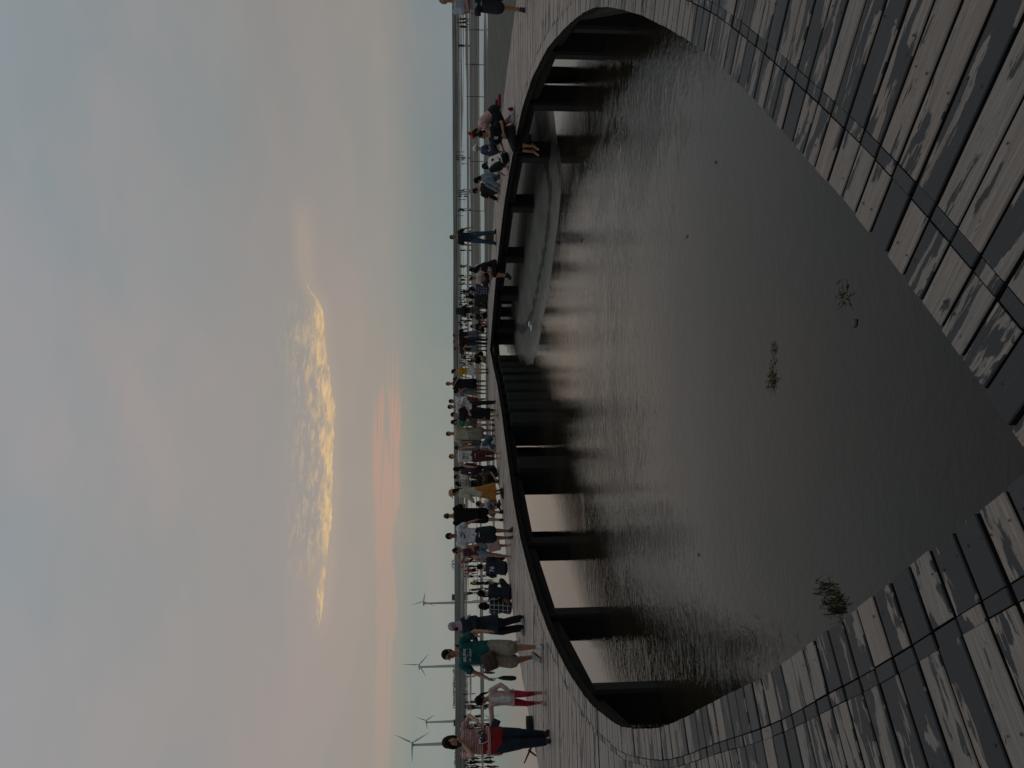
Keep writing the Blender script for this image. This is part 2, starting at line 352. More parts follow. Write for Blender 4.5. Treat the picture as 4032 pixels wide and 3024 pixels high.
strip('edge_boards',0,.214,M_PL,True); strip('joint_boards',.220,.268,M_STRIP); strip('decking',.271,3.2,M_PL,True)
# ---- substructure
M_BEAM=varied('tarred_timber',(.007,.0075,.006),.85,.4,2.5,.006,14,.35,(1,1,1))
M_POST=varied('wet_concrete_post',(.009,.0095,.008),.8,.45,2.2,.012,9,.4,(1,1,.35))
def ribbon(name,off,z0,z1,th,mat,lo=0,hi=None,step=1):
    g=Geo(); S=ST[:-1] if hi is None else ST[lo:hi]; S=S+[S[0]] if hi is None else S
    pts=[(p+n*(min(off,w_-.12)),n) for p,n,w_ in S]
    v=[];f=[]
    for q,n in pts: v+=[q+Vector((0,0,z0)),q+Vector((0,0,z1)),q+n*th+Vector((0,0,z1)),q+n*th+Vector((0,0,z0))]
    for i in range(len(pts)-1):
        for k in range(4): f.append((i*4+k,i*4+(k+1)%4,i*4+4+(k+1)%4,i*4+4+k))
    g.addm(v,f); return g.obj(name,mat,bw)
ribbon('edge_beam',.035,-.045,-.13,.06,M_BEAM); ribbon('edge_beam',2.85,-.045,-.13,.06,M_BEAM)
ribbon('stringer',1.2,-.045,-.13,.08,M_BEAM); ribbon('stringer',2.0,-.045,-.13,.08,M_BEAM)
# posts: (v,y) of post centre line, with extras added at centre left, put on the curve at the nearest station
def near_station(x,y):
    return min(range(len(ST)-1),key=lambda i:(ST[i][0].x-x)**2+(ST[i][0].y-y)**2)
posts=[]
NR=len(pr_)
def station_for(y,right):
    rng_=range(12,NR-3) if right else range(NR,len(ST)-36)
    best=None
    for i in rng_:
        p,n_,w_=ST[i]
        if p.y<6.3: continue
        q=p+n_*.34; yy=proj((q.x,q.y,-.6))[1]
        if best is None or abs(yy-y)<best[0]: best=(abs(yy-y),i)
    return best[1]
for y in (60,172,385,603,802,1002,1157,1282,1387): posts.append(station_for(y,True))
for y in (1447,1475,1500,1530,1565,1602,1642,1690,1870,2156,2449,2765): posts.append(station_for(y,False))  # closely spaced entries are added posts that close up into a dark mass
for xx,yy in [(-3.1,6.9),(2.3,5.1),(1.15,3.5),(-2.05,4.8),(-1.1,3.2)]: posts.append(near_station(xx,yy))
posts=sorted(set(posts))
def post_at(p,n,zt,r=.225):
    t_=Vector((-n.y,n.x,0)); g=Geo(); rs=[]
    seg=16
    for z in (-1.75,-1.3,-1.0,-.8,-.55,zt):
        k=r*(1.04 if z<-1.0 else 1.0); rs.append((Vector((p.x,p.y,z)),k))
    v=[];f=[]
    for c,k in rs:
        for j in range(8):
            sq=[(1,.8),(.8,1),(-.8,1),(-1,.8),(-1,-.8),(-.8,-1),(.8,-1),(1,-.8)][j]
            v.append(c+t_*(sq[0]*k)+n*(sq[1]*k))
    for i in range(len(rs)-1):
        for j in range(8): f.append((i*8+j,i*8+(j+1)%8,(i+1)*8+(j+1)%8,(i+1)*8+j))
    f.append(tuple(range(8))[::-1]); f.append(tuple((len(rs)-1)*8+j for j in range(8)))
    g.addm(v,f); return g.obj('post',M_POST,bw)
pts_in=[]
for i in posts:
    p,n,w_=ST[i]; a=p+n*.34; o_=p+n*(w_-.55); pts_in.append((a,o_,n))
    if n.x>0 and a.y>9 and proj(a)[1]<440:
        dv=Vector((a.x,a.y,0)).normalized(); o_=a+dv*((w_-.9)/max(.5,dv.dot(n))); pts_in[-1]=(a,o_,n)
    post_at(a,n,-.278,.43 if (n.x<0 and a.y>22) else .225);  # far left posts widened on purpose to merge into one dark mass
    if w_>2.6 or True: post_at(o_,n,-.278,.17)
    g=Geo(); t_=Vector((-n.y,n.x,0)); c=p+n*(w_/2); g.box(Vector((c.x,c.y,-.205)),.24,w_-.35,.14,t_,n); g.obj('cross_beam',M_BEAM,bw)
for k in range(len(pts_in)-1):
    for s_ in (0,1):
        a,b=pts_in[k][s_],pts_in[(k+1)%len(pts_in)][s_]
        if (a-b).length>9 : continue
        d=(b-a).normalized(); c=(a+b)/2; g=Geo(); sz=.22 if s_==0 else .16
        g.box(Vector((c.x,c.y,-.135-sz/2)),(b-a).length-.42,.18,sz,d,Vector((-d.y,d.x,0))); g.obj('main_beam',M_BEAM,bw)
# ------------------------------------------------------------ tidal flat
def fbm(x,y,o=4,z=0.0):
    return mnoise.fractal(Vector((x,y,z)),1.0,2.0,o,noise_basis='PERLIN_ORIGINAL')
BANK=[tuple(gp(v,y,W).xy) for v,y in [(2100,40),(2128,190),(2158,330),(2186,470),(2212,700),(2190,950),(2163,1150),(2132,1320),(2118,1400),(2098,1440),(2078,1452)]]
BANK=BANK+[(0.3,26),(1.2,34),(2.5,44),(6,50),(20,53),(60,52),(60,20),(30,19)]
BX=np.array(BANK)
def sdpoly(X,Y):
    d=np.full(X.shape,1e9); inside=np.zeros(X.shape,bool); n=len(BX)
    for i in range(n):
        x0,y0=BX[i]; x1,y1=BX[(i+1)%n]; ex,ey=x1-x0,y1-y0
        t=np.clip(((X-x0)*ex+(Y-y0)*ey)/(ex*ex+ey*ey),0,1); d=np.minimum(d,np.hypot(X-x0-t*ex,Y-y0-t*ey))
        c=((y0>Y)!=(y1>Y))&(X<(x1-x0)*(Y-y0)/((y1-y0) if y1!=y0 else 1e-9)+x0); inside^=c
    return np.where(inside,d,-d)
xs=np.r_[-np.geomspace(3200,14,60),np.arange(-13.7,16,.28),np.geomspace(16.2,3200,80)]
ys=np.r_[-np.geomspace(300,9,14),np.arange(-8.5,11,.6),np.arange(11,36,.24),np.geomspace(36.3,400,420),np.geomspace(406,6000,40)]
X,Y=np.meshgrid(xs,ys); SDV=sdpoly(X,Y); Z=np.zeros_like(X)
weed=np.zeros_like(X)
for j in range(X.shape[0]):
    for i in range(X.shape[1]):
        x,y=X[j,i],Y[j,i]
        s_=SDV[j,i]+.35*fbm(x*.35,y*.5,3,5.)
        z=-1.28
        if s_>-3:
            k=min(1,max(0,(s_+2.0)/4.2)); k=k*k*(3-2*k); z=-1.24+.30*k+ .018*fbm(x*1.3,y*1.9,3,2.)*k
        if y>38:
            f=.75*fbm(x*.010+3,y*.10/(1+y/260),4,1.)+.65*fbm(x*.03,y*.42/(1+y/130),4,8.)
            rightness=min(1,max(-.6,(x/y+.12)*2.2)); bars=f+.20*rightness-.20
            if y<60: bars-= (60-y)/40
            zb=-1.28+.34*min(1,max(0,(bars+.22)/.5)); z=max(z,zb)
            if y>330: z=max(z,-1.2+.0*y)
        Z[j,i]=z
V=np.c_[X.ravel(),Y.ravel(),Z.ravel()]; ny,nx=X.shape
idx=np.arange(ny*nx).reshape(ny,nx); Fq=np.stack([idx[:-1,:-1],idx[:-1,1:],idx[1:,1:],idx[1:,:-1]],-1).reshape(-1,4)
m_mud,n,b=pm('wet_mud',(.08,.08,.07),.5,.2)
t_=n.n('ShaderNodeNewGeometry'); pos=t_.outputs['Position']; sp=n.n('ShaderNodeSeparateXYZ'); n.L.new(pos,sp.inputs[0])
f1=n.noise(pos,.9,6,.62,.3); f2=n.noise(pos,5.0,5,.65,.2)
wet=n.mr(sp.outputs[2],W+.0,W+.11)
c=n.mix(n.mr(n.add(n.mul(f1,.6),n.mul(f2,.4)),.35,.65),(.062,.067,.058,1),(.115,.113,.097,1)); c=n.mix(wet,n.mix(.5,c,(.03,.03,.025,1)),c)
f3=n.noise(n.comb(n.mul(sp.outputs[0],.8),n.mul(sp.outputs[1],2.6),0.0),1.2,6,.75,.6)
at=n.n('ShaderNodeAttribute'); at.attribute_name='weed'
wl=n.mr(n.add(at.outputs['Fac'],n.mul(n.sub(f3,.5),1.3)),.62,.74)
c=n.mix(n.mul(wl,.85),c,(.012,.014,.010,1)); n.L.new(c,b.inputs['Base Color'])
n.L.new(n.mix(wet,(.25,.25,.25,1),(.8,.8,.8,1)),b.inputs['Roughness']); bump(n,b,n.add(n.mul(f2,1.0),n.mul(n.noise(pos,22.0,4,.6),.35)),.03)
flat=mesh_obj('tidal_flat',V,Fq.tolist(),m_mud,None,True); tag(flat,kind='structure')
wa_=np.exp(-((SDV-1.25-.25*np.sin(X*1.1))/.34)**2)*(Y<34)*(Y>12); wa_=np.maximum(wa_,.8*np.exp(-((SDV-.10)/.22)**2)*(X>1.7)*(Y<20))
at_=flat.data.attributes.new('weed','FLOAT','POINT'); at_.data.foreach_set('value',wa_.ravel().astype('f'))
# ------------------------------------------------------------ water
m_wat,n,b=pm('shallow_water',(.014,.014,.010),.02,.5,0,1.42)
g_=n.n('ShaderNodeNewGeometry'); pos=g_.outputs['Position']; sp=n.n('ShaderNodeSeparateXYZ'); n.L.new(pos,sp.inputs[0]); px,py=sp.outputs[0],sp.outputs[1]
big=n.noise(n.comb(px,py,0.0),.30,3,.5,.5)
dcam=n.m('SQRT',n.add(n.mul(px,px),n.mul(py,py)))
# wind reaches the pool round its rim; the middle lies calm
cxn=n.m('DIVIDE',n.add(px,-.3),3.1); cyn=n.m('DIVIDE',n.add(py,-6.3),5.2); rad=n.m('SQRT',n.add(n.mul(cxn,cxn),n.mul(cyn,cyn)))
rim=n.mr(n.add(rad,n.mul(n.sub(big,.5),1.1)),.45,1.35)
outer=n.mr(n.m('ABSOLUTE',n.sub(px,1.0)),4.9,7.0)
calm=n.mr(n.sub(px,n.mul(py,0)),-6.6,-5.2,0,1)
amp=n.add(.06,n.mul(n.mul(rim,n.sub(1.0,outer)),.21))
amp=n.mul(n.mul(amp,n.mr(dcam,26,60,1.0,.16)),n.mr(dcam,8,18,1.0,.32))
warp=n.comb(n.add(px,n.mul(big,2.2)),n.mul(n.add(py,n.mul(big,1.2)),1.55),0.0)
w1=n.noise(warp,5.2,4,.62,.9); w2=n.noise(warp,15.0,3,.6,.7); w3=n.noise(n.comb(n.mul(px,.6),py,3.0),1.6,2,.5,.3)
hh=n.add(n.add(w1,n.mul(w2,.33)),n.mul(w3,.6))
bp=bump(n,b,hh,.045,n.mul(amp,1.0))
silt=n.noise(n.comb(n.mul(px,.5),py,1.0),.8,4,.6,.5)
n.L.new(n.mix(n.mr(silt,.35,.7),(.015,.0125,.0078,1),(.024,.0195,.0125,1)),b.inputs['Base Color'])
wat=mesh_obj('water',[(-3500,-400,W),(3500,-400,W),(3500,6500,W),(-3500,6500,W)],[(0,1,2,3)],m_wat); tag(wat,kind='structure')
# ------------------------------------------------------------ far shore
m_dike=varied('grassed_embankment',(.10,.107,.098),.9,.25,.02,.3,.2,.1,(1,1,6))
def dist_line(az_deg):  # distance of the embankment against azimuth
    k=(az_deg+28)/56; return 520+170*k
g=Geo(); v=[];f=[]; A_=np.linspace(-60,60,161)
for a in A_:
    d0=dist_line(a); dx,dy=math.sin(R(a)),math.cos(R(a)); top=W+3.7+.4*fbm(a*.15,2,3,3.)-(.6 if a>0 else 0)*min(1,a/20 if a>0 else 0)
    for dd_,z in ((0,W-.4),(1,W+.9),(9,W+1.2),(16,top),(30,top),(60,W-.4)): v.append(Vector((dx*(d0+dd_),dy*(d0+dd_),z)))
for i in range(len(A_)-1):
    for k in range(5): f.append((i*6+k,(i+1)*6+k,(i+1)*6+k+1,i*6+k+1))
g.addm(v,f); dk=g.obj('embankment',m_dike); tag(dk,kind='structure')
m_kerb,_,_=pm('pale_riprap',(.22,.22,.2),.8)
g=Geo(); v=[];f=[]
for a in A_:
    d0=dist_line(a)-70; dx,dy=math.sin(R(a)),math.cos(R(a))
    for dd_,z in ((0,W-.3),(3,W+.28+.12*fbm(a*.8,5,3,9.)),(14,W+.28),(20,W-.3)): v.append(Vector((dx*(d0+dd_),dy*(d0+dd_),z)))
for i in range(len(A_)-1):
    for k in range(3): f.append((i*4+k,(i+1)*4+k,(i+1)*4+k+1,i*4+k+1))
g.addm(v,f); sb=g.obj('sandbank',m_dike); tag(sb,kind='structure')
# far trees on the embankment (left)
m_leaf=varied('far_foliage',(.045,.055,.045),.95,.4,.5,.2,2.0,.1)
def far_tree(v_,y,hpx,wpx,label):
    a=math.degrees(math.atan((1512-y)/FPX)); d0=dist_line(a)+24; r0=ray(v_,y); k=d0/math.hypot(r0.x,r0.y); base=Vector((r0.x*k,r0.y*k,W+3.3)); h=hpx/FPX*d0; wd_=wpx/FPX*d0
    g=Geo(); rr=random.Random(int(y)); X_,Y_,Z_=Vector((1,0,0)),Vector((0,1,0)),Vector((0,0,1))
    for i in range(70):
        p=Vector((rr.gauss(0,.28)*wd_,rr.gauss(0,.25)*wd_,h*(.25+.7*rr.random()*(1))))
        p.z*=1-.35*min(1,abs(p.x)/(wd_*.6)); s_=rr.uniform(.08,.17)*h
        g.ell(p,Vector((rr.gauss(0,1),rr.gauss(0,1),rr.gauss(0,1))).normalized(),Y_,Z_,s_,s_,s_*.6,5,3)
    t=empty('tree',base); tag(t,label,'tree','trees on the far embankment'); g.obj('crown',m_leaf,t)
    g2=Geo(); g2.tube([(0,0,-.4),(0,0,h*.5)],[.22,.12],6); g2.obj('trunk',m_leaf,t)
for k,y in enumerate(range(2640,2790,17)): far_tree(1786,y,random.uniform(7,12),26,'bushy dark tree in the row along the far embankment left of centre')
for k,y in enumerate(range(2905,3024,20)): far_tree(1786,y,random.uniform(5,9),30,'low shrub on the far embankment near the left edge')
far_tree(1786,2222,15,34,'lone dark tree mound standing on the far embankment')
m_bld,_,_=pm('far_concrete',(.09,.10,.10),.9)
def far_box(y,w_,h_,label,cat):
    a=math.degrees(math.atan((1512-y)/FPX)); d0=dist_line(a)+22; r0=ray(1790,y); k=d0/math.hypot(r0.x,r0.y); b0=Vector((r0.x*k,r0.y*k,W+3.4))
    e=empty('hut',b0); tag(e,label,cat); g=Geo(); g.box((0,0,h_/2-.3),w_,3,h_); g.obj('wall',m_bld,e)
    g=Geo(); g.box((0,0,h_-.1),w_+.5,3.4,.35); g.obj('roof',m_bld,e); return e
far_box(2352,3.6,2.2,'small square hut on the far embankment beside the wind turbine','hut')
far_box(2846,3.0,1.3,'low grey shed on the far embankment between two wind turbines','shed')
# ------------------------------------------------------------ wind turbines
m_turb,_,_=pm('turbine_paint',(.62,.66,.64),.6)
def turbine(y,vhub,hubH,blade,ang,yaw,label):
    d=(hubH-CAMH)/ ((HV+ (y-1512)*.0059-vhub)/FPX); r0=ray(1790,y); k=d/math.hypot(r0.x,r0.y); base=Vector((r0.x*k,r0.y*k,0))
    e=empty('wind_turbine',(base.x,base.y,W)); tag(e,label,'wind turbine','wind turbines beyond the far embankment')
    g=Geo(); hz=hubH-W; g.rings([(Vector((0,0,z)),Vector((1,0,0)),Vector((0,1,0)),r_,r_) for z,r_ in ((0,2.6),(hz*.5,2.1),(hz,1.5))],16); g.obj('tower',m_turb,e)
    yr=Vector((math.cos(R(yaw)),math.sin(R(yaw)),0)); fr=Vector((-yr.y,yr.x,0))*-1
    g=Geo(); g.tube([Vector((0,0,hz+1.2))-fr*4,Vector((0,0,hz+1.2))+fr*4],[1.5,1.9],8); g.obj('nacelle',m_turb,e)
    hub=Vector((0,0,hz+1.2))+fr*5.5; g=Geo(); g.ell(hub,yr,fr,Vector((0,0,1)),1.5,2,1.5); g.obj('hub',m_turb,e)
    for j in range(3):
        a=R(ang+120*j); dr=yr*math.sin(a)+Vector((0,0,1))*math.cos(a); tv=yr*math.cos(a)-Vector((0,0,1))*math.sin(a)
        g=Geo(); g.rings([(hub+dr*(blade*s_),tv,fr,c_,c_*.22+.08) for s_,c_ in ((.0,.6),(.08,.6),(.2,1.3),(.5,.9),(.8,.5),(1.0,.15))],10); g.obj('blade',m_turb,e)
turbine(2927,1644,64,29,28,56,'tall wind turbine behind the red striped woman, nearest the left edge')
turbine(2622,1663,64,29,4,62,'wind turbine just left of the man in the teal shirt')
turbine(2840,1691,62,22,22,62,'smallest wind turbine left of the girl in the pink cardigan')
turbine(2373,1676,62,26,-25,65,'wind turbine at right, above the woman with the lilac headscarf')
# ------------------------------------------------------------ stakes
m_stake=varied('bamboo',(.035,.032,.028),.8,.3,6,.003,40)
def stake(vt,vf,y,label,branches=0,group='stakes on the tidal flat',r=.026):
    p=gp(vf,y,W); d=p.y; h=(vf-vt)/FPX*math.hypot(p.x,p.y); g=Geo(); rr=random.Random(int(y*3+vt))
    lean=rr.uniform(-.03,.03)*h
    g.tube([Vector((0,0,-.5)),Vector((lean*.5+rr.uniform(-.02,.02),0,h*.5)),Vector((lean,0,h))],[r,r*.9,r*.6],6)
    for b_ in range(branches):
        z=h*rr.uniform(.1,.5); sg=rr.choice((-1,1)); g.tube([Vector((lean*z/h,0,z)),Vector((lean*z/h+sg*h*.16,0,z+h*.22))],[r*.6,r*.3],5)
    o=g.obj('stake',m_stake); o.location=(p.x,p.y,W); tag(o,label,'stake',group); return o
for vt,vf,y,br,lb in [(1835,1899,118,1,'thin bamboo stake right of the person in the grey tee, in shallow water'),(1836,1898,255,2,'thin forked stake standing alone on the wet flat at right'),
  (1838,1888,381,0,'bare stake behind the bent woman in the pink striped shirt'),(1842,1905,521,0,'stake rising behind the seated man in black'),(1854,1903,636,0,'stake between the white capped person and the hugging couple'),
  (1883,1899,735,0,'short stake stub behind the hugging couple'),(1848,1890,831,0,'thin pole right of the standing man in jeans'),(1838,1872,1066,0,'thin pole behind the people sitting at the kink'),
  (1870,1916,2201,0,'dark stake behind the seated man in the numbered shirt'),(1863,1904,2283,0,'thin stake above the head of the seated man in the numbered shirt'),(1861,1893,2363,0,'stake behind the two seated women at left'),
  (1868,1908,2754,0,'stake behind the head of the girl in the pink cardigan'),(1849,1907,2976,0,'tall stake near the left edge beside two waders')]:
    stake(vt,vf,y,lb,br,r=.034)
for i,y in enumerate([2560,2600,2640,2668,2695,2735,2760,2800,2835,2880,2905,2935,2950]):
    stake(1824+random.uniform(-1,1),1834,y,'short fence stake in the distant row on the left flat',0,'short stakes of the distant row',.05)
for v_,y in [(1806,240),(1810,292),(1799,330),(1808,415),(1822,108),(1816,182),(1797,560),(1812,690)]:
    stake(v_-4,v_+2,y,'tiny dark stake tip far out on the right flat',0,'tiny stake tips far out at right',.07)
# ------------------------------------------------------------ people
X3,Y3,Z3=Vector((1,0,0)),Vector((0,1,0)),Vector((0,0,1))
def skin_mat(name,col):
    m,n,b=pm(name,col,.5,.35); b.inputs['Subsurface Weight'].default_value=0.0
    t=n.n('ShaderNodeTexCoord'); f=n.noise(t.outputs['Object'],9.0,3,.6); n.L.new(n.mix(n.mr(f,.3,.7),tuple(x*.86 for x in col)+(1,),tuple(min(1,x*1.1) for x in col)+(1,)),b.inputs['Base Color']); return m
SK=[skin_mat('skin_light',(.50,.29,.20)),skin_mat('skin_tan',(.38,.20,.125)),skin_mat('skin_brown',(.27,.135,.08))]
M_HAIR=varied('black_hair',(.008,.007,.006),.75,.4,8,.004,60,.12,(1,1,.2)); M_HAIRB=varied('brown_hair',(.022,.013,.009),.75,.4,8,.004,60,.12,(1,1,.2)); M_HAIRG=varied('grey_hair',(.16,.155,.145),.6,.4,8,.004,60,.4,(1,1,.2))
M_EYE,_,_=pm('eye_dark',(.012,.009,.008),.25); M_LIP,_,_=pm('lips',(.26,.09,.075),.5); M_RUB,_,_=pm('black_rubber',(.015,.015,.016),.6)
_cl={}
def cloth(col,pat=None,col2=None,sc=1.0,rough=.85):
    key=(tuple(col),pat,tuple(col2) if col2 else None,sc)
    if key in _cl: return _cl[key]
    m,n,b=pm('cloth',col,rough,.2); t=n.n('ShaderNodeTexCoord'); o=t.outputs['Object']; sp=n.n('ShaderNodeSeparateXYZ'); n.L.new(o,sp.inputs[0]); x,y,z=sp.outputs
    fold=n.noise(o,7.0,4,.55,1.2)
    base=n.mix(n.mr(fold,.3,.7),tuple(c*.80 for c in col)+(1,),tuple(min(.95,c*1.12) for c in col)+(1,))
    if pat:
        wz=n.add(z,n.mul(n.sub(fold,.5),.03)); wx=n.add(x,n.mul(n.sub(fold,.5),.03))
        def st(v,f,du): return n.m('LESS_THAN',n.m('FRACT',n.mul(v,f)),du)
        if pat=='hstripe': k=st(wz,sc,.5)
        elif pat=='vstripe': k=st(wx,sc,.5)
        elif pat=='lowred': k=n.mul(st(wz,sc,.5),n.m('GREATER_THAN',z,1.10))
        elif pat=='plaid': k=n.m('MAXIMUM',st(wz,sc,.14),st(wx,sc,.14))
        elif pat=='check': k=n.add(n.mul(st(wz,sc,.5),.5),n.mul(st(wx,sc,.5),.5))
        elif pat=='print':
            vv=n.n('ShaderNodeTexVoronoi'); vv.inputs['Scale'].default_value=sc; n.L.new(o,vv.inputs[0]); k=n.m('LESS_THAN',vv.outputs[0],.33)
        base=n.mix(n.mul(k,.9),base,tuple(col2)+(1,))
    n.L.new(base,b.inputs['Base Color']); bump(n,b,n.add(fold,n.mul(n.noise(o,16.0,3,.6,.8),.4)),.035); _cl[key]=m; return m
def ik(a,t,l1,l2,pole):
    d=t-a; L=d.length; mx=(l1+l2)*.999
    if L>mx: t=a+d*(mx/L); d=t-a; L=mx
    u=d.normalized(); p=Vector(pole)-u*Vector(pole).dot(u); p=p.normalized() if p.length>1e-5 else Y3
    c=max(-1,min(1,(l1*l1+L*L-l2*l2)/(2*l1*L))); s=math.sqrt(1-c*c); return a+u*(l1*c)+p*(l1*s),t
PROFILE=[(-.12,.095,.085),(-.06,.160,.110),(.02,.160,.110),(.12,.130,.092),(.22,.138,.098),(.33,.163,.112),(.41,.170,.104),(.465,.150,.082),(.505,.080,.058),(.55,.054,.054)]
class Person: pass
def build_person(label,loc,H=1.68,face=0,pose='stand',top=None,bot=None,hair='short',hairm=None,skin=1,shoes=None,fem=False,group=None,vox=.011,detail=1,
      lean=0,side=0,hunch=0,pelvis=None,feet=None,fdir=None,hands=None,kpole=None,epole=None,head=(0,0),hs=1.0,wide=1.0,zoff=0,bag=None,barefoot=False,proto=False):
    s=H/1.70
    P=Vector(pelvis) if pelvis else None
    FT={'stand':[(-.10,0,.075),(.10,0,.075)],'walk':[(-.07,-.24,.08),(.08,.24,.12)],'sit_edge':[(-.11,-.40,-.34),(.11,-.42,-.36)],'sit_floor':[(-.13,-.42,.07),(.13,-.42,.07)],'cross':[(.12,-.30,.07),(-.12,-.30,.07)],'squat':[(-.12,-.16,.07),(.12,-.16,.07)],'bend':[(-.11,0,.075),(.11,0,.075)]}[pose]
    if P is None: P=Vector({'stand':(0,0,.93),'walk':(0,0,.91),'sit_edge':(0,.04,.12),'sit_floor':(0,.10,.13),'cross':(0,.10,.13),'squat':(0,.14,.30),'bend':(0,.10,.88)}[pose])
    if lean==0: lean={'squat':38,'bend':70,'sit_floor':10,'cross':14,'sit_edge':10}.get(pose,2)
    FT=[Vector(f) for f in (feet or FT)]
    KP=kpole or {'cross':[(-1,-.3,.5),(1,-.3,.5)],'sit_edge':[(0,-1,.8),(0,-1,.8)],'sit_floor':[(-.15,-.6,1),(.15,-.6,1)],'squat':[(-.35,-1,.5),(.35,-1,.5)]}.get(pose,[(-.08,-1,0),(.08,-1,0)])
    def tdir(a): 
        a=R(a); v=Vector((math.sin(R(side)),-math.sin(a),math.cos(a)*math.cos(R(side)))); return v.normalized()
    T0=tdir(lean*.6); T1=tdir(lean+hunch); 
    def spine(t):
        k=max(0,min(1,t/.5)); return P+ (T0*t if t<=0 else T0*(t*(1-k*.5))+T1*(t*k*.5))
    def sdir(t): k=max(0,min(1,t/.5)); return (T0*(1-k)+T1*k).normalized()
    def frame(t):
        u=sdir(t); ax=(X3-u*X3.dot(u)).normalized(); return ax,u.cross(ax).normalized(),u   # lateral, back, up
    sw=(.165 if fem else .188)*wide; sh=[]
    ax,bk,u=frame(.45)
    for q in(-1,1): sh.append(spine(.445)+ax*(q*sw))
    # arms: hands given in figure coordinates; 'down' default
    HD=hands or [None,None]; EP=epole or [(-.5,.8,-.2),(.5,.8,-.2)]
    arms=[]
    for i,q in enumerate((-1,1)):
        h=HD[i]
        if h is None:
            h=sh[i]+Vector((q*.10,-.05,-.51)) if pose in('stand','walk') else (sh[i]+Vector((q*.02,-.30,-.36)))
        h=Vector(h); e,wr=ik(sh[i],h,.275,.25,EP[i]); arms.append((sh[i],e,wr))
    hips=[P+Vector((q*.088,0,-.03)) for q in(-1,1)]; legs=[]
    for i in(0,1):
        k,an=ik(hips[i],FT[i],.43,.415,KP[i]); legs.append((hips[i],k,an))
    fd=fdir or [(-.12,-1,-.02),(.12,-1,-.02)]
    if pose=='sit_edge' and not fdir: fd=[(-.05,-1,-.75),(.05,-1,-.75)]
    fd=[Vector(f).normalized() for f in fd]
    # head frame
    yaw,pit=R(head[0]),R(head[1]); u=T1.lerp(Z3,.6).normalized(); hu=(Matrix.Rotation(pit,3,'X')@Vector((0,0,1)))
    hu=Vector((0,-math.sin(pit),math.cos(pit))); hf=Vector((0,-math.cos(pit),-math.sin(pit))); Rz=Matrix.Rotation(yaw,3,'Z'); hf=Rz@hf; hu=(Rz@hu); hx=hf.cross(hu).normalized()*-1
    nb=spine(.50); nd=sdir(.5); hc=nb+(nd*.6+hu*.4).normalized()*.105+hu*.065*hs
    S=lambda v:Vector(v)*s
    def SR(rs): return [(c*s,a,b_,r1*s,r2*s) for c,a,b_,r1,r2 in rs]
    fw=.92 if fem else 1.0
    # ---- body
    g=Geo(); 
    rs=[]
    for t,hw,hd in PROFILE:
        k=(1.03 if t<.08 else (.90 if t<.3 else .93)) if fem else 1.0
        a_,b_,_=frame(t); rs.append((spine(t),a_,b_,hw*k*wide,hd*(k+ (.0))*wide))
    g.rings(SR(rs),16)
    if fem:
        for q in(-1,1): c=spine(.33)+frame(.33)[0]*(q*.07)-frame(.33)[1]*.085; g.ell(S(c),*frame(.33),.058*s,.05*s,.055*s,10,6)
    g.tube([S(spine(.46)),S(hc-hu*.03-hf*.01)],[.058*s,.052*s],10)
    a_=hs*s
    HC=S(hc)
    g.ell(HC+hu*.022*a_-hf*.006*a_,hx,hf,hu,.074*a_,.092*a_,.090*a_,14,9)
    g.ell(HC-hu*.045*a_+hf*.016*a_,hx,hf,hu,.056*a_,.066*a_,.070*a_,12,8)
    g.ell(HC-hu*.088*a_+hf*.052*a_,hx,hf,hu,.026*a_,.024*a_,.022*a_,8,5)
    if detail:
        g.tube([HC+hu*.012*a_+hf*.084*a_,HC-hu*.024*a_+hf*.103*a_],[.009*a_,.014*a_],6)
        for q in(-1,1): g.ell(HC+hx*(q*.077*a_)-hu*.008*a_-hf*.004*a_,hf,hx,hu,.018*a_,.009*a_,.031*a_,8,5)
    wr_pts=[]
    for i,(a,e,wr) in enumerate(arms):
        g.tube([S(a),S(a.lerp(e,.5)),S(e)],[.050*s*fw,.044*s*fw,.037*s*fw],10)
        g.tube([S(e),S(e.lerp(wr,.3)),S(wr)],[.038*s*fw,.037*s*fw,.026*s*fw],10)
        d=(wr-e).normalized(); q=(-1,1)[i]
        inn=Vector((-q,0,0)); inn=(inn-d*inn.dot(d)); inn=inn.normalized() if inn.length>.05 else Y3
        wdv=d.cross(inn).normalized()
        if wdv.dot(Vector((0,-1,0)))<0: wdv=-wdv
        pc=wr+d*.045
        if detail:
            g.ell(S(pc),wdv,inn,d,.040*s,.017*s,.052*s,10,6)
            for j,(o_,L_) in enumerate(((-.031,.058),(-.0105,.070),(.0105,.075),(.031,.066))):
                b0=wr+d*.082+wdv*o_; b1=b0+d*(L_*.5)+inn*.006+wdv*(o_*.12); b2=b1+(d*.75+inn*.5).normalized()*(L_*.5)
                g.tube([S(b0-d*.02),S(b0),S(b1),S(b2)],[.0095*s]*3+[.008*s],6)
            b0=wr+d*.03+wdv*.030; g.tube([S(b0),S(b0+(wdv*.8+d*.7).normalized()*.035),S(b0+(wdv*.55+d*.9+inn*.3).normalized()*.07)],[.013*s,.0105*s,.009*s],6)
        else: g.ell(S(pc+d*.03),wdv,inn,d,.035*s,.02*s,.08*s,8,5)
    kk=1.06 if fem else 1.0
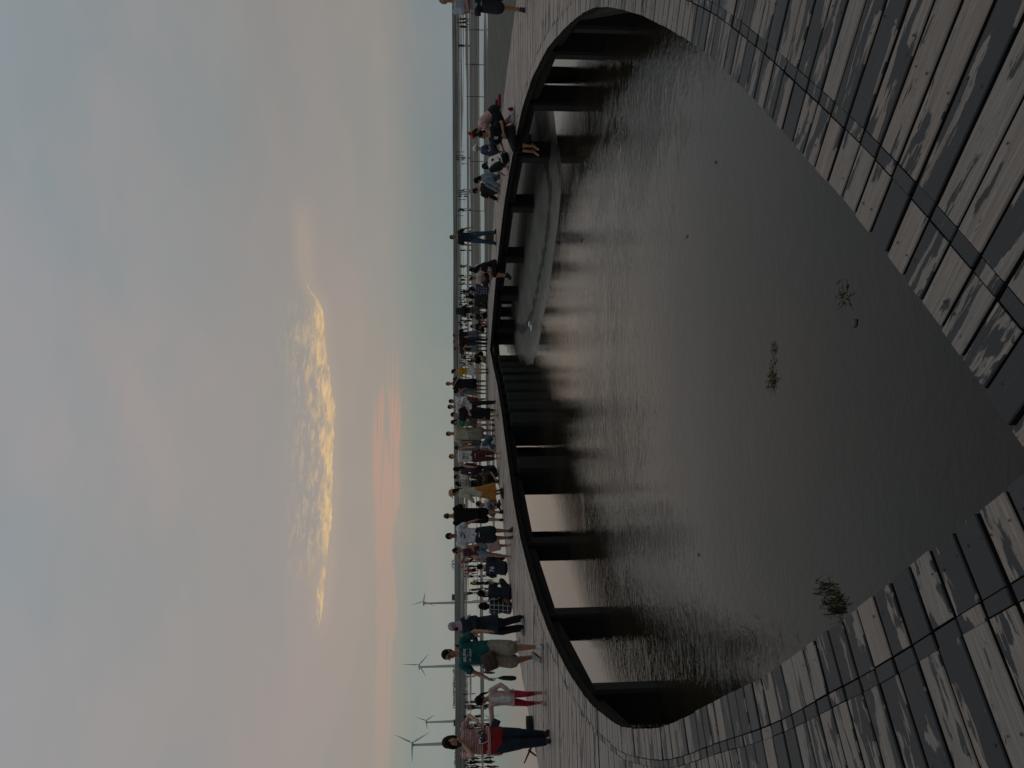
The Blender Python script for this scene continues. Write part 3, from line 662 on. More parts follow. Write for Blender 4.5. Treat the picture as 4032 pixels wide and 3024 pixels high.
    for i,(h,k,an) in enumerate(legs):
        g.tube([S(h),S(h.lerp(k,.4)),S(h.lerp(k,.8)),S(k)],[.088*s*kk*wide,.078*s*kk*wide,.060*s*wide,.054*s*wide],12)
        bk_=Y3*.012
        g.tube([S(k),S(k.lerp(an,.3)+bk_),S(k.lerp(an,.65)+bk_*.5),S(an)],[.052*s,.057*s,.042*s,.034*s],12)
        f=fd[i]; sdv=f.cross(Z3).normalized(); up_=sdv.cross(f).normalized()
        h0=an-up_*.035-f*.035; g.tube([S(h0),S(an+f*.06-up_*.035),S(an+f*.14-up_*.048)],[.032*s,.036*s,.030*s],10,.8,sdv)
        if detail:
            for j in range(5): b0=an+f*.15-up_*.052+sdv*((j-2)*.0155); g.tube([S(b0),S(b0+f*(.035-.004*abs(j-1)))],[.0105*s,.0085*s],6)
    me=voxmesh('person',g,vox,2,.5)
    body=D.objects.new('person',me); COL.objects.link(body); me.materials.append(SK[skin]); tag(body,label,'person',group)
    if proto:
        body.active_material_index=0
    def child(name,g_,mat,vx=None,sm=3):
        m_=voxmesh(name,g_,vx or vox*1.15,sm,.6); o=D.objects.new(name,m_); COL.objects.link(o); m_.materials.append(mat); o.parent=body; return o
    pr=Person(); pr.body=body; pr.s=s; pr.spine=spine; pr.frame=frame; pr.arms=arms; pr.legs=legs; pr.hc=HC; pr.hax=(hx,hf,hu); pr.P=P; pr.a=a_; pr.child=child; pr.sh=sh
    # ---- top
    if top:
        kind,mat=top[0],top[1]; opt=top[2] if len(top)>2 else {}
        hem=opt.get('hem',-.10); ex=opt.get('ex',.014); g=Geo(); rs=[]
        prof=[(t,hw,hd) for t,hw,hd in PROFILE if t<.50 and t>hem+.02 and t>-.1]
        waistmin=opt.get('waist',.150 if not fem else .138)
        fl=opt.get('flare',0)
        a_0,b_0,_=frame(hem)
        down=Vector((0,0,-1))
        def sp2(t): return spine(t) if t>-.02 else P+ (T0*t if pose in('stand','walk','bend','squat') else T0*t)
        rs.append((sp2(hem),a_0,b_0,(.168+ex+fl)*wide,(.118+ex+fl)*wide))
        for t,hw,hd in prof:
            k=1.0; a_,b_,_=frame(t); hw2=max(hw*(1.0 if not fem else .97),waistmin if t<.3 else 0); rs.append((spine(t),a_,b_,(hw2+ex+fl*max(0,(.1-t))*2)*wide,(max(hd,.098)+ex)*wide))
        a_,b_,_=frame(.49); 
        nk=.085 if kind!='tank' else .07
        rs.append((spine(.495),a_,b_,(nk+ex),.062+ex))
        g.rings(SR(rs),18)
        if fem:
            for q in(-1,1): c=spine(.33)+frame(.33)[0]*(q*.07)-frame(.33)[1]*.088; g.ell(S(c),*frame(.33),.064*s,.055*s,.06*s,10,6)
        fr={'tee':.55,'tank':0,'long':2,'sleeve34':1.4,'cap':.28}[kind]
        for i,(a,e,wr) in enumerate(arms):
            if kind=='tank':
                g.tube([S(a+Vector((0,0,.01))),S(spine(.40))],[.040*s,.06*s],8); continue
            es=opt.get('sl',.016)
            if fr<=1:
                g.tube([S(a),S(a.lerp(e,fr*.6)),S(a.lerp(e,fr))],[(.052+es)*s,(.052+es)*s,(.053+es*1.4)*s],12)
            else:
                g.tube([S(a),S(a.lerp(e,.5)),S(e)],[(.050+es)*s,(.046+es)*s,(.040+es)*s],12); L_=min(1,fr-1); g.tube([S(e),S(e.lerp(wr,L_*.5)),S(e.lerp(wr,L_*.96))],[(.040+es)*s,(.038+es)*s,(.030+es*1.1)*s],12)
        pr.top=child('shirt' if kind!='long' else 'long_sleeved_top',g,mat,None,2); 
        if detail:  # real folds in the cloth
            me_=pr.top.data; co=np.empty(len(me_.vertices)*3); me_.vertices.foreach_get('co',co); co=co.reshape(-1,3); no=np.empty_like(co.ravel()); me_.vertices.foreach_get('normal',no); no=no.reshape(-1,3)
            sd_=len(label)*1.37; d_=np.array([mnoise.noise(Vector((c[0]*9+sd_,c[1]*9,c[2]*16)))+.5*mnoise.noise(Vector((c[0]*22,c[1]*22+sd_,c[2]*26))) for c in co])
            co+=no*(d_[:,None]*.007*s); me_.vertices.foreach_set('co',co.ravel()); me_.update()
    # ---- bottom
    if bot:
        kind,mat=bot[0],bot[1]; opt=bot[2] if len(bot)>2 else {}; g=Geo(); ex=opt.get('ex',.016); rs=[]
        if kind=='skirt' and pose in('stand','walk','bend'):
            L_=opt.get('len',.5); fl=opt.get('flare',.08)
            for t,r1,r2 in ((.12,.135,.10),(.04,.165,.122),(-.04,.180,.135)): rs.append((spine(t),frame(t)[0],frame(t)[1],(r1+ex*.5)*wide,(r2+ex*.5)*wide))
            for k_ in (.3,.6,1.0): 
                z_=P+Vector((0,0,-.06-L_*k_)); rs.append((z_,X3,Y3,(.185+fl*k_)*wide,(.145+fl*k_)*wide))
            rs=rs[::-1]; n0=len(g.v); g.rings(SR(rs),28)
            for j in range(28*3):   # pleats towards the hem
                v_=g.v[n0+j]; kk_=1-(j//28)/3; c=rs[j//28][0]*s; dv=Vector((v_.x-c.x,v_.y-c.y,0)); g.v[n0+j]=v_+dv*(.09*kk_*math.sin(j%28*2.2))
            pr.bot=child('skirt',g,mat,None,2)
        else:
            for t,r1,r2 in ((-.13,.10,.09),(-.07,.166,.115),(.0,.166,.115),(.10,.140,.10)): rs.append((spine(t),frame(t)[0],frame(t)[1],(r1+ex)*wide,(r2+ex)*wide))
            g.rings(SR(rs),18)
            fr={'shorts':.88,'short':.42,'long':2,'capri':1.5,'skirt':.75}[kind]; fr=opt.get('fr',fr)
            for h,k,an in legs:
                if fr<=1:
                    b_=h.lerp(k,fr); o_=(.010 if kind=='short' else .028); g.tube([S(h),S(h.lerp(k,fr*.5)),S(b_)],[(.092+ex)*s*wide,(.086+ex+o_*.5)*s*wide,(.070+ex+o_)*s*wide],14)
                else:
                    sl=opt.get('slim',.0); L_=fr-1; g.tube([S(h),S(h.lerp(k,.5)),S(k)],[(.092+ex)*s*wide,(.082+ex-sl)*s*wide,(.062+ex-sl)*s*wide],14); g.tube([S(k),S(k.lerp(an,L_*.5)+Y3*.008),S(k.lerp(an,L_*.97))],[(.060+ex-sl)*s,(.056+ex-sl)*s,(.050+ex-sl*1.3)*s],14)
            if kind=='skirt': g.tube([S(legs[0][0].lerp(legs[0][1],.4)),S(legs[1][0].lerp(legs[1][1],.4))],[.1*s,.1*s],12)
            pr.bot=child({'shorts':'shorts','short':'shorts','long':'trousers','capri':'leggings','skirt':'skirt'}[kind],g,mat,None,2)
    # ---- shoes
    if shoes is not None and not barefoot:
        mat,sole=shoes if isinstance(shoes,tuple) else (shoes,None)
        for i,(h,k,an) in enumerate(legs):
            f=fd[i]; sdv=f.cross(Z3).normalized(); up_=sdv.cross(f).normalized(); g=Geo()
            g.tube([S(an-up_*.030-f*.040),S(an+f*.05-up_*.030),S(an+f*.165-up_*.048)],[.046*s,.049*s,.042*s],10,.9,sdv); g.tube([S(an-up_*.02),S(an+up_*.02)],[.048*s,.045*s],10)
            o=child('shoe',g,mat,max(vox*.8,.009),2)
            if sole and detail:
                g=Geo(); c=an+f*.055-up_*.074; rs=[]
                for zz in(-.008,.012): rs.append((S(c+up_*zz),sdv,f,.050*s,.150*s))
                g.rings(rs,16); so=g.obj('sole',sole,o)
    a_=hs*s
    # ---- hair
    hm=hairm or M_HAIR
    if hair in('short','long','bun','bob','tail','curly'):
        g=Geo(); r=.008 if hair=='short' else .016
        g.ell(HC+hu*.036*a_-hf*.020*a_,hx,hf,hu,(.078+r)*a_,(.090+r)*a_,(.084+r)*a_,14,9)
        if hair!='short' or True: g.ell(HC-hf*.050*a_-hu*.01*a_,hx,hf,hu,(.066+r*.6)*a_,(.050+r)*a_,(.085)*a_,12,7)
        if hair in('long','bob'):
            L_=.34 if hair=='long' else .15
            g.tube([HC-hf*.055*a_+hu*.03*a_,HC-hf*.085*a_-hu*.08*a_,S(spine(.42))-hf*.10*s if hair=='long' else HC-hf*.07*a_-hu*L_*a_] + ([S(spine(.27))-hf*.13*s] if hair=='long' else []),[.075*a_,.080*a_,.072*a_]+([.045*a_] if hair=='long' else []),12,.7)
            for q in(-1,1): g.tube([HC+hx*(q*.070*a_)+hu*.04*a_,HC+hx*(q*.085*a_)-hu*.05*a_-hf*.012*a_,HC+hx*(q*.078*a_)-hu*(.13 if hair=='long' else .11)*a_-hf*.02*a_],[.028*a_,.028*a_,.018*a_],8)
        if hair=='bun': g.ell(HC+hu*.10*a_-hf*.085*a_,hx,hf,hu,.045*a_,.045*a_,.045*a_,10,6)
        if hair=='tail': g.tube([HC+hu*.02*a_-hf*.10*a_,HC-hu*.08*a_-hf*.15*a_,HC-hu*.22*a_-hf*.13*a_],[.03*a_,.034*a_,.015*a_],8)
        if hair=='curly':
            rr=random.Random(3)
            for _ in range(26):
                th_=rr.uniform(0,2*math.pi); z_=rr.uniform(-.08,.12); g.ell(HC-hf*.02*a_+(hx*math.cos(th_)*.095+hf*min(.3,math.sin(th_))*.09+hu*z_)*a_,hx,hf,hu,.030*a_,.03*a_,.03*a_,7,4)
        child('hair',g,hm,max(vox*.9,.009),1)
    elif hair=='cap':
        g=Geo(); g.ell(HC+hu*.040*a_-hf*.012*a_,hx,hf,hu,.092*a_,.106*a_,.082*a_,14,9); g.tube([HC+hu*.055*a_+hf*.06*a_,HC+hu*.045*a_+hf*.165*a_],[.05*a_,.045*a_],10,.2,hu)
        child('cap',g,cloth((.62,.62,.66)),None,1)
        g=Geo(); g.ell(HC-hf*.055*a_-hu*.02*a_,hx,hf,hu,.068*a_,.045*a_,.07*a_,12,7); child('hair',g,hm,None,1)
    elif hair=='straw':
        ms=cloth((.52,.36,.17)); g=Geo()
        g.rings([(HC+hu*z_*a_,hx,hf,r1*a_,r2*a_) for z_,r1,r2 in ((.030,.195,.20),(.048,.19,.195),(.060,.105,.125),(.115,.095,.112),(.150,.075,.09),(.163,.03,.04))],22); child('straw_hat',g,ms,.007,1)
        g=Geo(); g.rings([(HC+hu*z_*a_,hx,hf,.108*a_,.126*a_) for z_ in (.062,.100)],22); g.obj('hat_band',cloth((.16,.17,.15)),body,True)
        g=Geo(); g.ell(HC-hf*.05*a_-hu*.02*a_,hx,hf,hu,.082*a_,.06*a_,.085*a_,12,7); g.tube([HC-hf*.07*a_,S(spine(.40))-hf*.11*s],[.07*a_,.05*a_],10,.7); child('hair',g,M_HAIRB,None,1)
    elif hair=='hijab':
        mh=cloth((.40,.31,.36),'print',(.30,.22,.28),22.0); g=Geo()
        g.ell(HC+hu*.026*a_-hf*.018*a_,hx,hf,hu,.094*a_,.104*a_,.108*a_,14,9); g.tube([HC-hu*.05*a_-hf*.02*a_,HC-hu*.13*a_-hf*.01*a_,S(spine(.43))],[.085*a_,.105*a_,.165*a_],14,.8,(0,1,0))
        ax_,b_,_=frame(.42); g.tube([S(spine(.44)+ax_*.13),S(spine(.38)+ax_*.25),S(spine(.30)+ax_*.33)],[.075*s,.055*s,.02*s],10,.6)
        child('headscarf',g,mh,None,2)
    elif hair=='buzz':
        g=Geo(); g.ell(HC+hu*.028*a_-hf*.012*a_,hx,hf,hu,.077*a_,.092*a_,.088*a_,14,9); child('hair',g,varied('cropped_hair',(.06,.04,.032),.8,.3),None,1)
    # ---- face
    if detail and hair!='back':
        for q in(-1,1):
            g=Geo(); g.ell(HC+hx*(q*.031*a_)+hu*.006*a_+hf*.085*a_,hx,hf,hu,.0135*a_,.008*a_,.0065*a_,8,5); g.obj('eye',M_EYE,body,True)
            g=Geo(); g.tube([HC+hx*(q*.016*a_)+hu*.028*a_+hf*.088*a_,HC+hx*(q*.047*a_)+hu*.028*a_+hf*.076*a_],[.0045*a_,.0035*a_],5); g.obj('eyebrow',hm if hair!='hijab' else M_HAIR,body,True)
        g=Geo(); g.ell(HC-hu*.056*a_+hf*.079*a_,hx,hf,hu,.023*a_,.010*a_,.0065*a_,8,5); g.obj('mouth',M_LIP,body,True)
    body.location=Vector(loc)+Vector((0,0,zoff)); body.rotation_euler=(0,0,R(face)); bpy.context.view_layer.update()
    pr.mw=Matrix.Translation(body.location)@Matrix.Rotation(R(face),4,'Z'); return pr
# ---- carried things, placed in a person's coordinates but standing as objects of their own
def prop(pr,name,g,mat,label,cat,smooth=True,vox=None,parts=()):
    g.v=[pr.mw@v for v in g.v]; c=sum(g.v,Vector())/len(g.v); g.v=[v-c for v in g.v]
    if vox: me=voxmesh(name,g,vox,2); o=D.objects.new(name,me); COL.objects.link(o); me.materials.append(mat)
    else: o=g.obj(name,mat,None,smooth)
    o.location=c; tag(o,label,cat)
    for nm,gg,mm in parts:
        gg.v=[pr.mw@v-c for v in gg.v]; gg.obj(nm,mm,o,smooth)
    return o
def decal(pr,g,name,mat,lift=.004,target=None):
    # lay flat marks (built on the x/z plane in front, y=-1) on the cloth
    ob=target or pr.top; me=ob.data; bv=BVHTree.FromPolygons([v.co for v in me.vertices],[p.vertices for p in me.polygons])
    out=[]
    for v in g.v:
        hit=bv.ray_cast(Vector((v.x,v.y,v.z)),Vector((0,1 if v.y<0 else -1,0)))
        out.append(hit[0]+Vector((0,-lift if v.y<0 else lift,0)) if hit[0] is not None else Vector((v.x,-.13 if v.y<0 else .13,v.z)))
    return mesh_obj(name,out,g.f,mat,pr.body)
def text_geo(txt,size,cx,cz,y=-1.0,flip=False,arc=0):
    cu=D.curves.new('lettering','FONT'); cu.body=txt; cu.size=size; cu.align_x='CENTER'; cu.align_y='CENTER'; cu.resolution_u=3; cu.offset=size*.02
    o=D.objects.new('t',cu); COL.objects.link(o); dg=bpy.context.evaluated_depsgraph_get(); me=D.meshes.new_from_object(o.evaluated_get(dg)); D.objects.remove(o)
    import bmesh
    bm=bmesh.new(); bm.from_mesh(me); bmesh.ops.triangulate(bm,faces=bm.faces); 
    es=[e for e in bm.edges if e.calc_length()>size*.25]; 
    if es: bmesh.ops.subdivide_edges(bm,edges=es,cuts=2)
    g=Geo(); sg=-1 if flip else 1
    bm.verts.index_update()
    g.v=[Vector((cx+v.co.x*sg,y,cz+v.co.y-arc*v.co.x*v.co.x)) for v in bm.verts]; g.f=[tuple(v.index for v in f.verts) for f in bm.faces]; bm.free(); D.meshes.remove(me); return g
def bagbox(c,w_,d_,h_,tilt=0,seg=18):
    g=Geo(); Rm=Matrix.Rotation(R(tilt),3,'Y'); rs=[]
    for z,k in ((-.5,.80),(-.44,.97),(-.2,1.04),(.15,1.0),(.42,.93),(.5,.75)):
        rs.append((Vector(c)+Rm@Vector((0,0,z*h_)),Rm@X3,Y3,w_/2*k,d_/2*k))
    b=len(g.v); g.rings(rs,seg)
    for v in g.v:   # squarish outline
        q=Rm.inverted()@(v-Vector(c)); q.x=math.copysign(min(abs(q.x)*1.18,w_/2),q.x); q.y=math.copysign(min(abs(q.y)*1.18,d_/2),q.y); v.xyz=(Vector(c)+Rm@q)
    return g
# colours
BLK=(.014,.014,.016); NAVY=(.018,.026,.045); WHT=(.62,.61,.60); GRY=(.14,.14,.14); CREAM=(.46,.42,.33); KHA=(.27,.235,.18); DEN=(.12,.17,.22); DDEN=(.017,.024,.038); BRN=(.075,.05,.038)
SB=(cloth((.02,.02,.02)),None); SW=(cloth((.55,.55,.53)),M_RUB); 
M_LEATH=varied('brown_leather',(.055,.030,.018),.5,.4,6,.004,40,.5); M_BLKB=varied('black_bag',(.014,.014,.016),.55,.3,8,.003,40,.4); M_WHITE,_,_=pm('white_print',(.62,.62,.6),.7); M_BLACK,_,_=pm('black_print',(.012,.012,.014),.7)
PP=[]
def at(v,y,z=0.0): p=gp(v,y,z); p.z=z; return p
def yawto(p): return 0
def P_(label,v,y,hv=None,**k):
    loc=at(v,y); d=math.hypot(loc.x,loc.y)
    if hv is not None:
        k.setdefault('H',round((v-hv)/FPX*d*1.005,3))
    fc=k.pop('face',0)+math.degrees(math.atan2(-loc.x,loc.y))   # 0 = towards the camera
    k.setdefault('vox',.0085 if d<17 else .011)
    p=build_person(label,loc,face=fc,group='visitors on the boardwalk',**k); PP.append(p); return p
# -- left group (nearest)
p=P_('woman in a red striped top with a black bow print, hand to her chin',2163,2908,1787,top=('cap',cloth((.50,.42,.40),'hstripe',(.33,.02,.022),38.0),{'hem':.03,'ex':.018,'waist':.165,'flare':.02}),bot=('long',cloth(DDEN),{'ex':.02,'slim':.004}),hair='bob',hairm=M_HAIRB,skin=0,shoes=SB,fem=True,wide=1.08,face=8,head=(6,8),feet=[(-.05,-.05,.075),(.07,.08,.075)],hands=[(-.05,-.17,1.40),(.28,-.06,1.16)],epole=[(-1,.1,-.6),(1,.6,-.2)],vox=.0075)
s=p.s
g=Geo(); rs=[]
for t,hw,hd in ((-.17,.197,.150),(-.10,.203,.156),(0,.198,.148),(.08,.190,.142),(.15,.186,.138)): rs.append((p.spine(t)*s,X3,Y3,hw*s*1.05,hd*s*1.02))
g.rings(rs,28); p.child('red_hem',g,cloth((.235,.018,.02)),.009,1)
HEMOB=[c for c in p.body.children if c.name.startswith('red_hem')][0]
def bowshape(cx,cz,k,tilt,y=-1.0):
    g=Geo(); Rm=Matrix.Rotation(R(tilt),3,'Y')
    for sg in(-1,1):
        pts=[(0,.02),(sg*.035,.055),(sg*.085,.065),(sg*.095,0),(sg*.085,-.065),(sg*.035,-.055),(0,-.02)]
        c=(sg*.055,0); n0=len(g.v); g.v.append(Vector((c[0]*k,y,c[1]*k)))
        for a in pts: g.v.append(Vector((a[0]*k,y,a[1]*k)))
        for j in range(len(pts)-1): g.f.append((n0,n0+1+j,n0+2+j) if sg<0 else (n0,n0+2+j,n0+1+j))
    n0=len(g.v); 
    for j in range(10): g.v.append(Vector((math.cos(j*.628)*.026*k,y-.0,math.sin(j*.628)*.026*k)))
    g.f.append(tuple(range(n0,n0+10)))
    g.v=[Vector((cx,0,cz))+Rm@v for v in g.v]
    for v in g.v: v.y=y
    return g
bz=(p.P.z+.16)*s
decal(p,bowshape(.05*s,bz,1.14,-12),'bow_outline',M_WHITE,.004,HEMOB); decal(p,bowshape(.05*s,bz,1.02,-12),'bow_print',M_BLACK,.008,HEMOB)
g=bagbox((.235*s,-.02,.87*s),.17,.08,.13,25); gs_=Geo(); gs_.tube([(.2*s,0,.93*s),(.1*s,.14,1.2*s),(-.06*s,.05,1.45*s)],.007,6); prop(p,'handbag',g,M_BLKB,'small black shoulder bag at the side of the red striped woman','bag',parts=[('strap',gs_,M_BLKB)])
g=Geo(); g.rings([(Vector((-.05,-.16,1.42))*s,X3,Y3,.035,.03),(Vector((-.045,-.13,1.47))*s,X3,Y3,.055,.04),(Vector((-.02,-.08,1.49))*s,X3,Y3,.05,.03)],12); prop(p,'face_mask',g,cloth(BLK),'black face mask pulled down under the chin of the red striped woman','mask')
p=P_('girl in a pale pink cardigan and crimson leggings stretching one arm towards the woman',2149,2742,1897,top=('long',cloth((.52,.37,.34)),{'hem':-.13,'ex':.024,'flare':.02}),bot=('capri',cloth((.33,.022,.05)),{'ex':.006,'fr':1.42,'slim':.004}),hair='tail',skin=1,shoes=(cloth((.50,.24,.25)),cloth((.55,.5,.46))),fem=False,hs=1.22,face=-14,head=(-30,26),pose='walk',feet=[(-.20,.22,.10),(.10,-.04,.075)],hands=[(-.72,-.04,1.34),(.20,-.10,.92)],epole=[(-.2,.3,-1),(.8,.6,0)],vox=.0075)
s=p.s; g=Geo(); rs=[]
for t,hw in ((-.06,.10),(.05,.105),(.2,.10),(.36,.085),(.44,.06)): rs.append((p.spine(t)*s+Vector((0,-.045,0))*s,X3,Y3,hw*s,.108*s))
g.rings(rs,18); p.child('white_undershirt',g,cloth(WHT),.009,1)
g=Geo(); g.ell(p.hc+p.hax[0]*(-.07*p.a)+p.hax[2]*.05*p.a+p.hax[1]*.03,*p.hax,.008,.028,.008,8,5); g.obj('hair_clip',M_WHITE,p.body,True)
p=P_('man in a teal shirt with white lettering and khaki shorts, striding',2132,2562,1762,top=('tee',cloth((.016,.105,.105)),{'ex':.026,'hem':-.08,'waist':.165}),bot=('shorts',cloth(KHA),{'ex':.024}),hair='short',skin=1,shoes=(cloth((.42,.43,.44)),M_RUB),face=-14,head=(-20,14),pose='walk',feet=[(-.15,.20,.15),(.10,-.14,.075)],fdir=[(-.35,-.8,-.55),(.1,-1,0)],hands=[(-.40,-.10,.93),(.36,-.05,.93)],epole=[(-.4,.9,0),(.4,.9,0)],vox=.0075,wide=1.04)
s=p.s
for i_,(tx,sz,cz,ar) in enumerate((('BELIEVE',.062,1.315,.9),('IN',.032,1.262,0),('YOURSELF',.046,1.215,.0))):
    g=text_geo(tx,sz*s,0.0,cz*s,arc=ar); decal(p,g,'shirt_lettering',M_WHITE,.013)
for q in(-1,1): # glasses
    pass
g=Geo()
for q in(-1,1):
    c=p.hc+p.hax[0]*(q*.033*p.a)+p.hax[2]*.008*p.a+p.hax[1]*.1*p.a; g.tube([c+(p.hax[0]*math.cos(k*.7854)*.024+p.hax[2]*math.sin(k*.7854)*.017)*p.a for k in range(9)],.0022,5)
    g.tube([c+p.hax[0]*(q*.024*p.a),p.hc+p.hax[0]*(q*.079*p.a)-p.hax[1]*.01],.0022,5)
g.obj('glasses',M_BLACK,p.body,True)
g=bagbox((-.10*s,-.20*s,.90*s),.30,.13,.24,-18); gs_=Geo(); gs_.tube([(-.22*s,-.17*s,.98*s),(-.05*s,-.165*s,1.2*s),(.12*s,-.10*s,1.44*s),(.13*s,.03*s,1.48*s),(.05*s,.17*s,1.3*s),(-.15*s,.16*s,1.05*s)],.018,6,.35); gf=bagbox((-.12*s,-.262*s,.93*s),.26,.03,.12,-18); prop(p,'sling_bag',g,M_LEATH,'brown leather sling bag across the front of the man in teal','bag',parts=[('strap',gs_,M_LEATH),('flap',gf,M_LEATH)])
hw_=p.arms[0][2]*s+Vector((0,-.01,-.07))
g=Geo(); g.tube([hw_+Vector((0,0,-.13)),hw_+Vector((0,0,-.20)),hw_+Vector((-.01,0,-.34)),hw_+Vector((-.01,0,-.40))],[.018,.038,.044,.036],12); gs_=Geo(); gs_.tube([hw_+Vector((0,0,.04)),hw_+Vector((0,0,-.14))],.006,6); prop(p,'umbrella',g,M_BLKB,'folded black umbrella hanging from the hand of the man in teal','umbrella',parts=[('handle',gs_,M_BLACK)])
p=P_('small child in pink held by the hand, half hidden behind the man in teal',2046,2545,None,H=1.02,top=('long',cloth((.55,.30,.30)),{'ex':.02}),bot=('long',cloth((.50,.30,.30))),hair='short',skin=1,shoes=(cloth((.5,.45,.45)),None),hs=1.25,face=60,pose='walk')
p=P_('woman in a lilac headscarf and navy tunic standing side on with a black mask',2063,2455,1783,top=('long',cloth((.020,.027,.040)),{'hem':-.34,'ex':.030,'flare':.05,'waist':.17,'sl':.026}),bot=('long',cloth((.012,.013,.018)),{'ex':.03}),hair='hijab',skin=1,shoes=(cloth((.30,.28,.25)),M_RUB),fem=True,wide=1.06,face=-48,head=(-12,10),hands=[(-.25,-.26,1.10),(.12,-.24,1.10)],feet=[(-.11,-.03,.075),(.12,.05,.075)],vox=.0085)
g=Geo(); hx,hf,hu=p.hax; g.ell(p.hc-hu*.045*p.a+hf*.07*p.a,hx,hf,hu,.050*p.a,.038*p.a,.045*p.a,12,7); prop(p,'face_mask',g,cloth(BLK),'black face mask worn by the woman in the lilac headscarf','mask')
p=P_('woman seated from behind in a dark plaid shirt at left',2014,2385,1896,H=1.66,pose='cross',top=('tee',cloth((.014,.018,.022),'plaid',(.36,.37,.36),8.5),{'hem':-.10,'ex':.024}),bot=('long',cloth((.14,.10,.08))),hair='bob',skin=1,fem=True,face=150,head=(24,14),barefoot=True)
p=P_('woman seated from behind in a navy shirt with tied back dark hair',2012,2334,1893,H=1.70,pose='cross',top=('tee',cloth((.018,.023,.033)),{'hem':-.10,'ex':.03}),bot=('long',cloth(BLK)),hair='tail',skin=1,fem=True,face=165,head=(-20,12),barefoot=True,wide=1.08,shoes=None)
p=P_('seated man in a navy shirt with a white number on the back, bowed head',1996,2232,1888,H=1.72,pose='sit_floor',top=('tee',cloth((.022,.030,.042)),{'hem':-.10,'ex':.03,'sl':.028}),bot=('long',cloth((.05,.045,.04))),hair='short',skin=1,face=160,head=(30,34),lean=24,barefoot=True,wide=1.1,hands=[(-.25,-.36,.30),(.25,-.36,.30)])
s=p.s; g=text_geo('76',.17*s,0,.44*s,y=1.0,flip=True); decal(p,g,'shirt_number',M_WHITE,.013)
p=P_('woman in a crimson striped tank top and denim shorts shielding her face',2010,2164,1792,top=('tank',cloth((.055,.045,.055),'vstripe',(.16,.03,.045),9.0),{'hem':.0,'ex':.012}),bot=('short',cloth((.20,.27,.33)),{'ex':.012}),hair='bun',skin=1,fem=True,face=6,head=(-16,6),hands=[(-.17,-.16,1.60),(.08,-.20,1.12)],epole=[(-1,-.1,-.5),(1,.4,-.5)],feet=[(-.20,.02,.075),(.12,-.02,.075)],barefoot=True,vox=.0085)
g=bagbox((.10,-.12,.46),.30,.10,.34,-12); gs_=Geo(); gs_.tube([(-.02,-.13,.62),(.02,-.15,.86),(.10,-.17,.98),(.12,-.15,.86),(.2,-.13,.6)],.009,6); prop(p,'tote_bag',g,cloth((.50,.34,.34)),'pale pink tote bag with a black strap held by the woman in denim shorts','bag',parts=[('strap',gs_,M_BLACK)])
p=P_('man in a white tee with a black logo and navy shorts looking down',2018,2106,1763,top=('tee',cloth((.60,.61,.64)),{'ex':.028,'hem':-.08,'waist':.168,'sl':.026}),bot=('shorts',cloth((.022,.026,.036)),{'ex':.028}),hair='short',skin=2,face=14,head=(-18,26),shoes=(M_RUB,None),hands=[(-.26,-.10,.90),(.36,-.14,.95)],wide=1.03,vox=.0085,feet=[(-.07,.02,.075),(.09,-.06,.075)])
s=p.s; g=text_geo('NIKE',.075*s,-.01,1.315*s); g.v=[Vector((v.x*.8+(v.z-1.315*s)*.15,v.y,v.z)) for v in g.v]; decal(p,g,'shirt_lettering',M_BLACK,.012)
g=Geo(); sw_=[(-.11,.012,-.012),(-.095,-.012,-.040),(-.06,-.022,-.050),(-.02,-.012,-.036),(.04,.012,-.002),(.09,.034,.030),(.125,.048,.047)]
for x_,a_,b_ in sw_: g.v+=[Vector((x_*s,-1,(1.262+a_)*s)),Vector((x_*s,-1,(1.262+b_)*s))]
g.f=[(2*i,2*i+1,2*i+3,2*i+2) for i in range(len(sw_)-1)]; decal(p,g,'swoosh_print',M_BLACK,.012)
hw_=p.arms[1][2]*s; g=Geo(); g.box(hw_+Vector((.01,-.05,-.13)),.012,.075,.15); prop(p,'phone',g,M_BLACK,'black phone in the hand of the man in the white logo tee','phone',False)
p=P_('small child in a pale pink top behind the woman in denim shorts',1955,2190,None,H=1.0,top=('tee',cloth((.50,.36,.34))),bot=('shorts',cloth((.3,.22,.2))),hair='short',skin=1,hs=1.25,face=20,shoes=SB)
p=P_('tall man seen from behind all in black with bare calves',1982,2028,1753,top=('tee',cloth((.010,.010,.011)),{'ex':.034,'hem':-.22,'waist':.18,'sl':.03}),bot=('shorts',cloth((.011,.011,.013)),{'ex':.024}),hair='buzz',skin=1,face=172,wide=1.04,shoes=SB,hands=[(-.20,-.22,1.12),(.17,-.25,.95)],feet=[(-.08,0,.075),(.13,.06,.075)])
p=P_('child in a white shirt crouching beside the orange skirt',1970,1980,1893,H=1.28,pose='squat',top=('tee',cloth((.60,.62,.70)),{'ex':.02}),bot=('shorts',cloth(GRY)),hair='short',skin=1,hs=1.2,face=-40,shoes=SB)
p=P_('woman in a straw hat, long cream cardigan and orange skirt turned away to the left',1982,1935,1781,H=1.66,top=('long',cloth((.50,.465,.385)),{'hem':-.46,'ex':.03,'flare':.045,'waist':.17,'sl':.032}),bot=('skirt',cloth((.38,.16,.03)),{'len':.62,'flare':.13}),hair='straw',skin=1,fem=True,face=-118,head=(10,4),hands=[(-.18,-.22,1.10),(.2,-.2,1.0)],shoes=(cloth((.10,.03,.03)),None))
g=Geo(); c=Vector((-.28,-.16,.72))
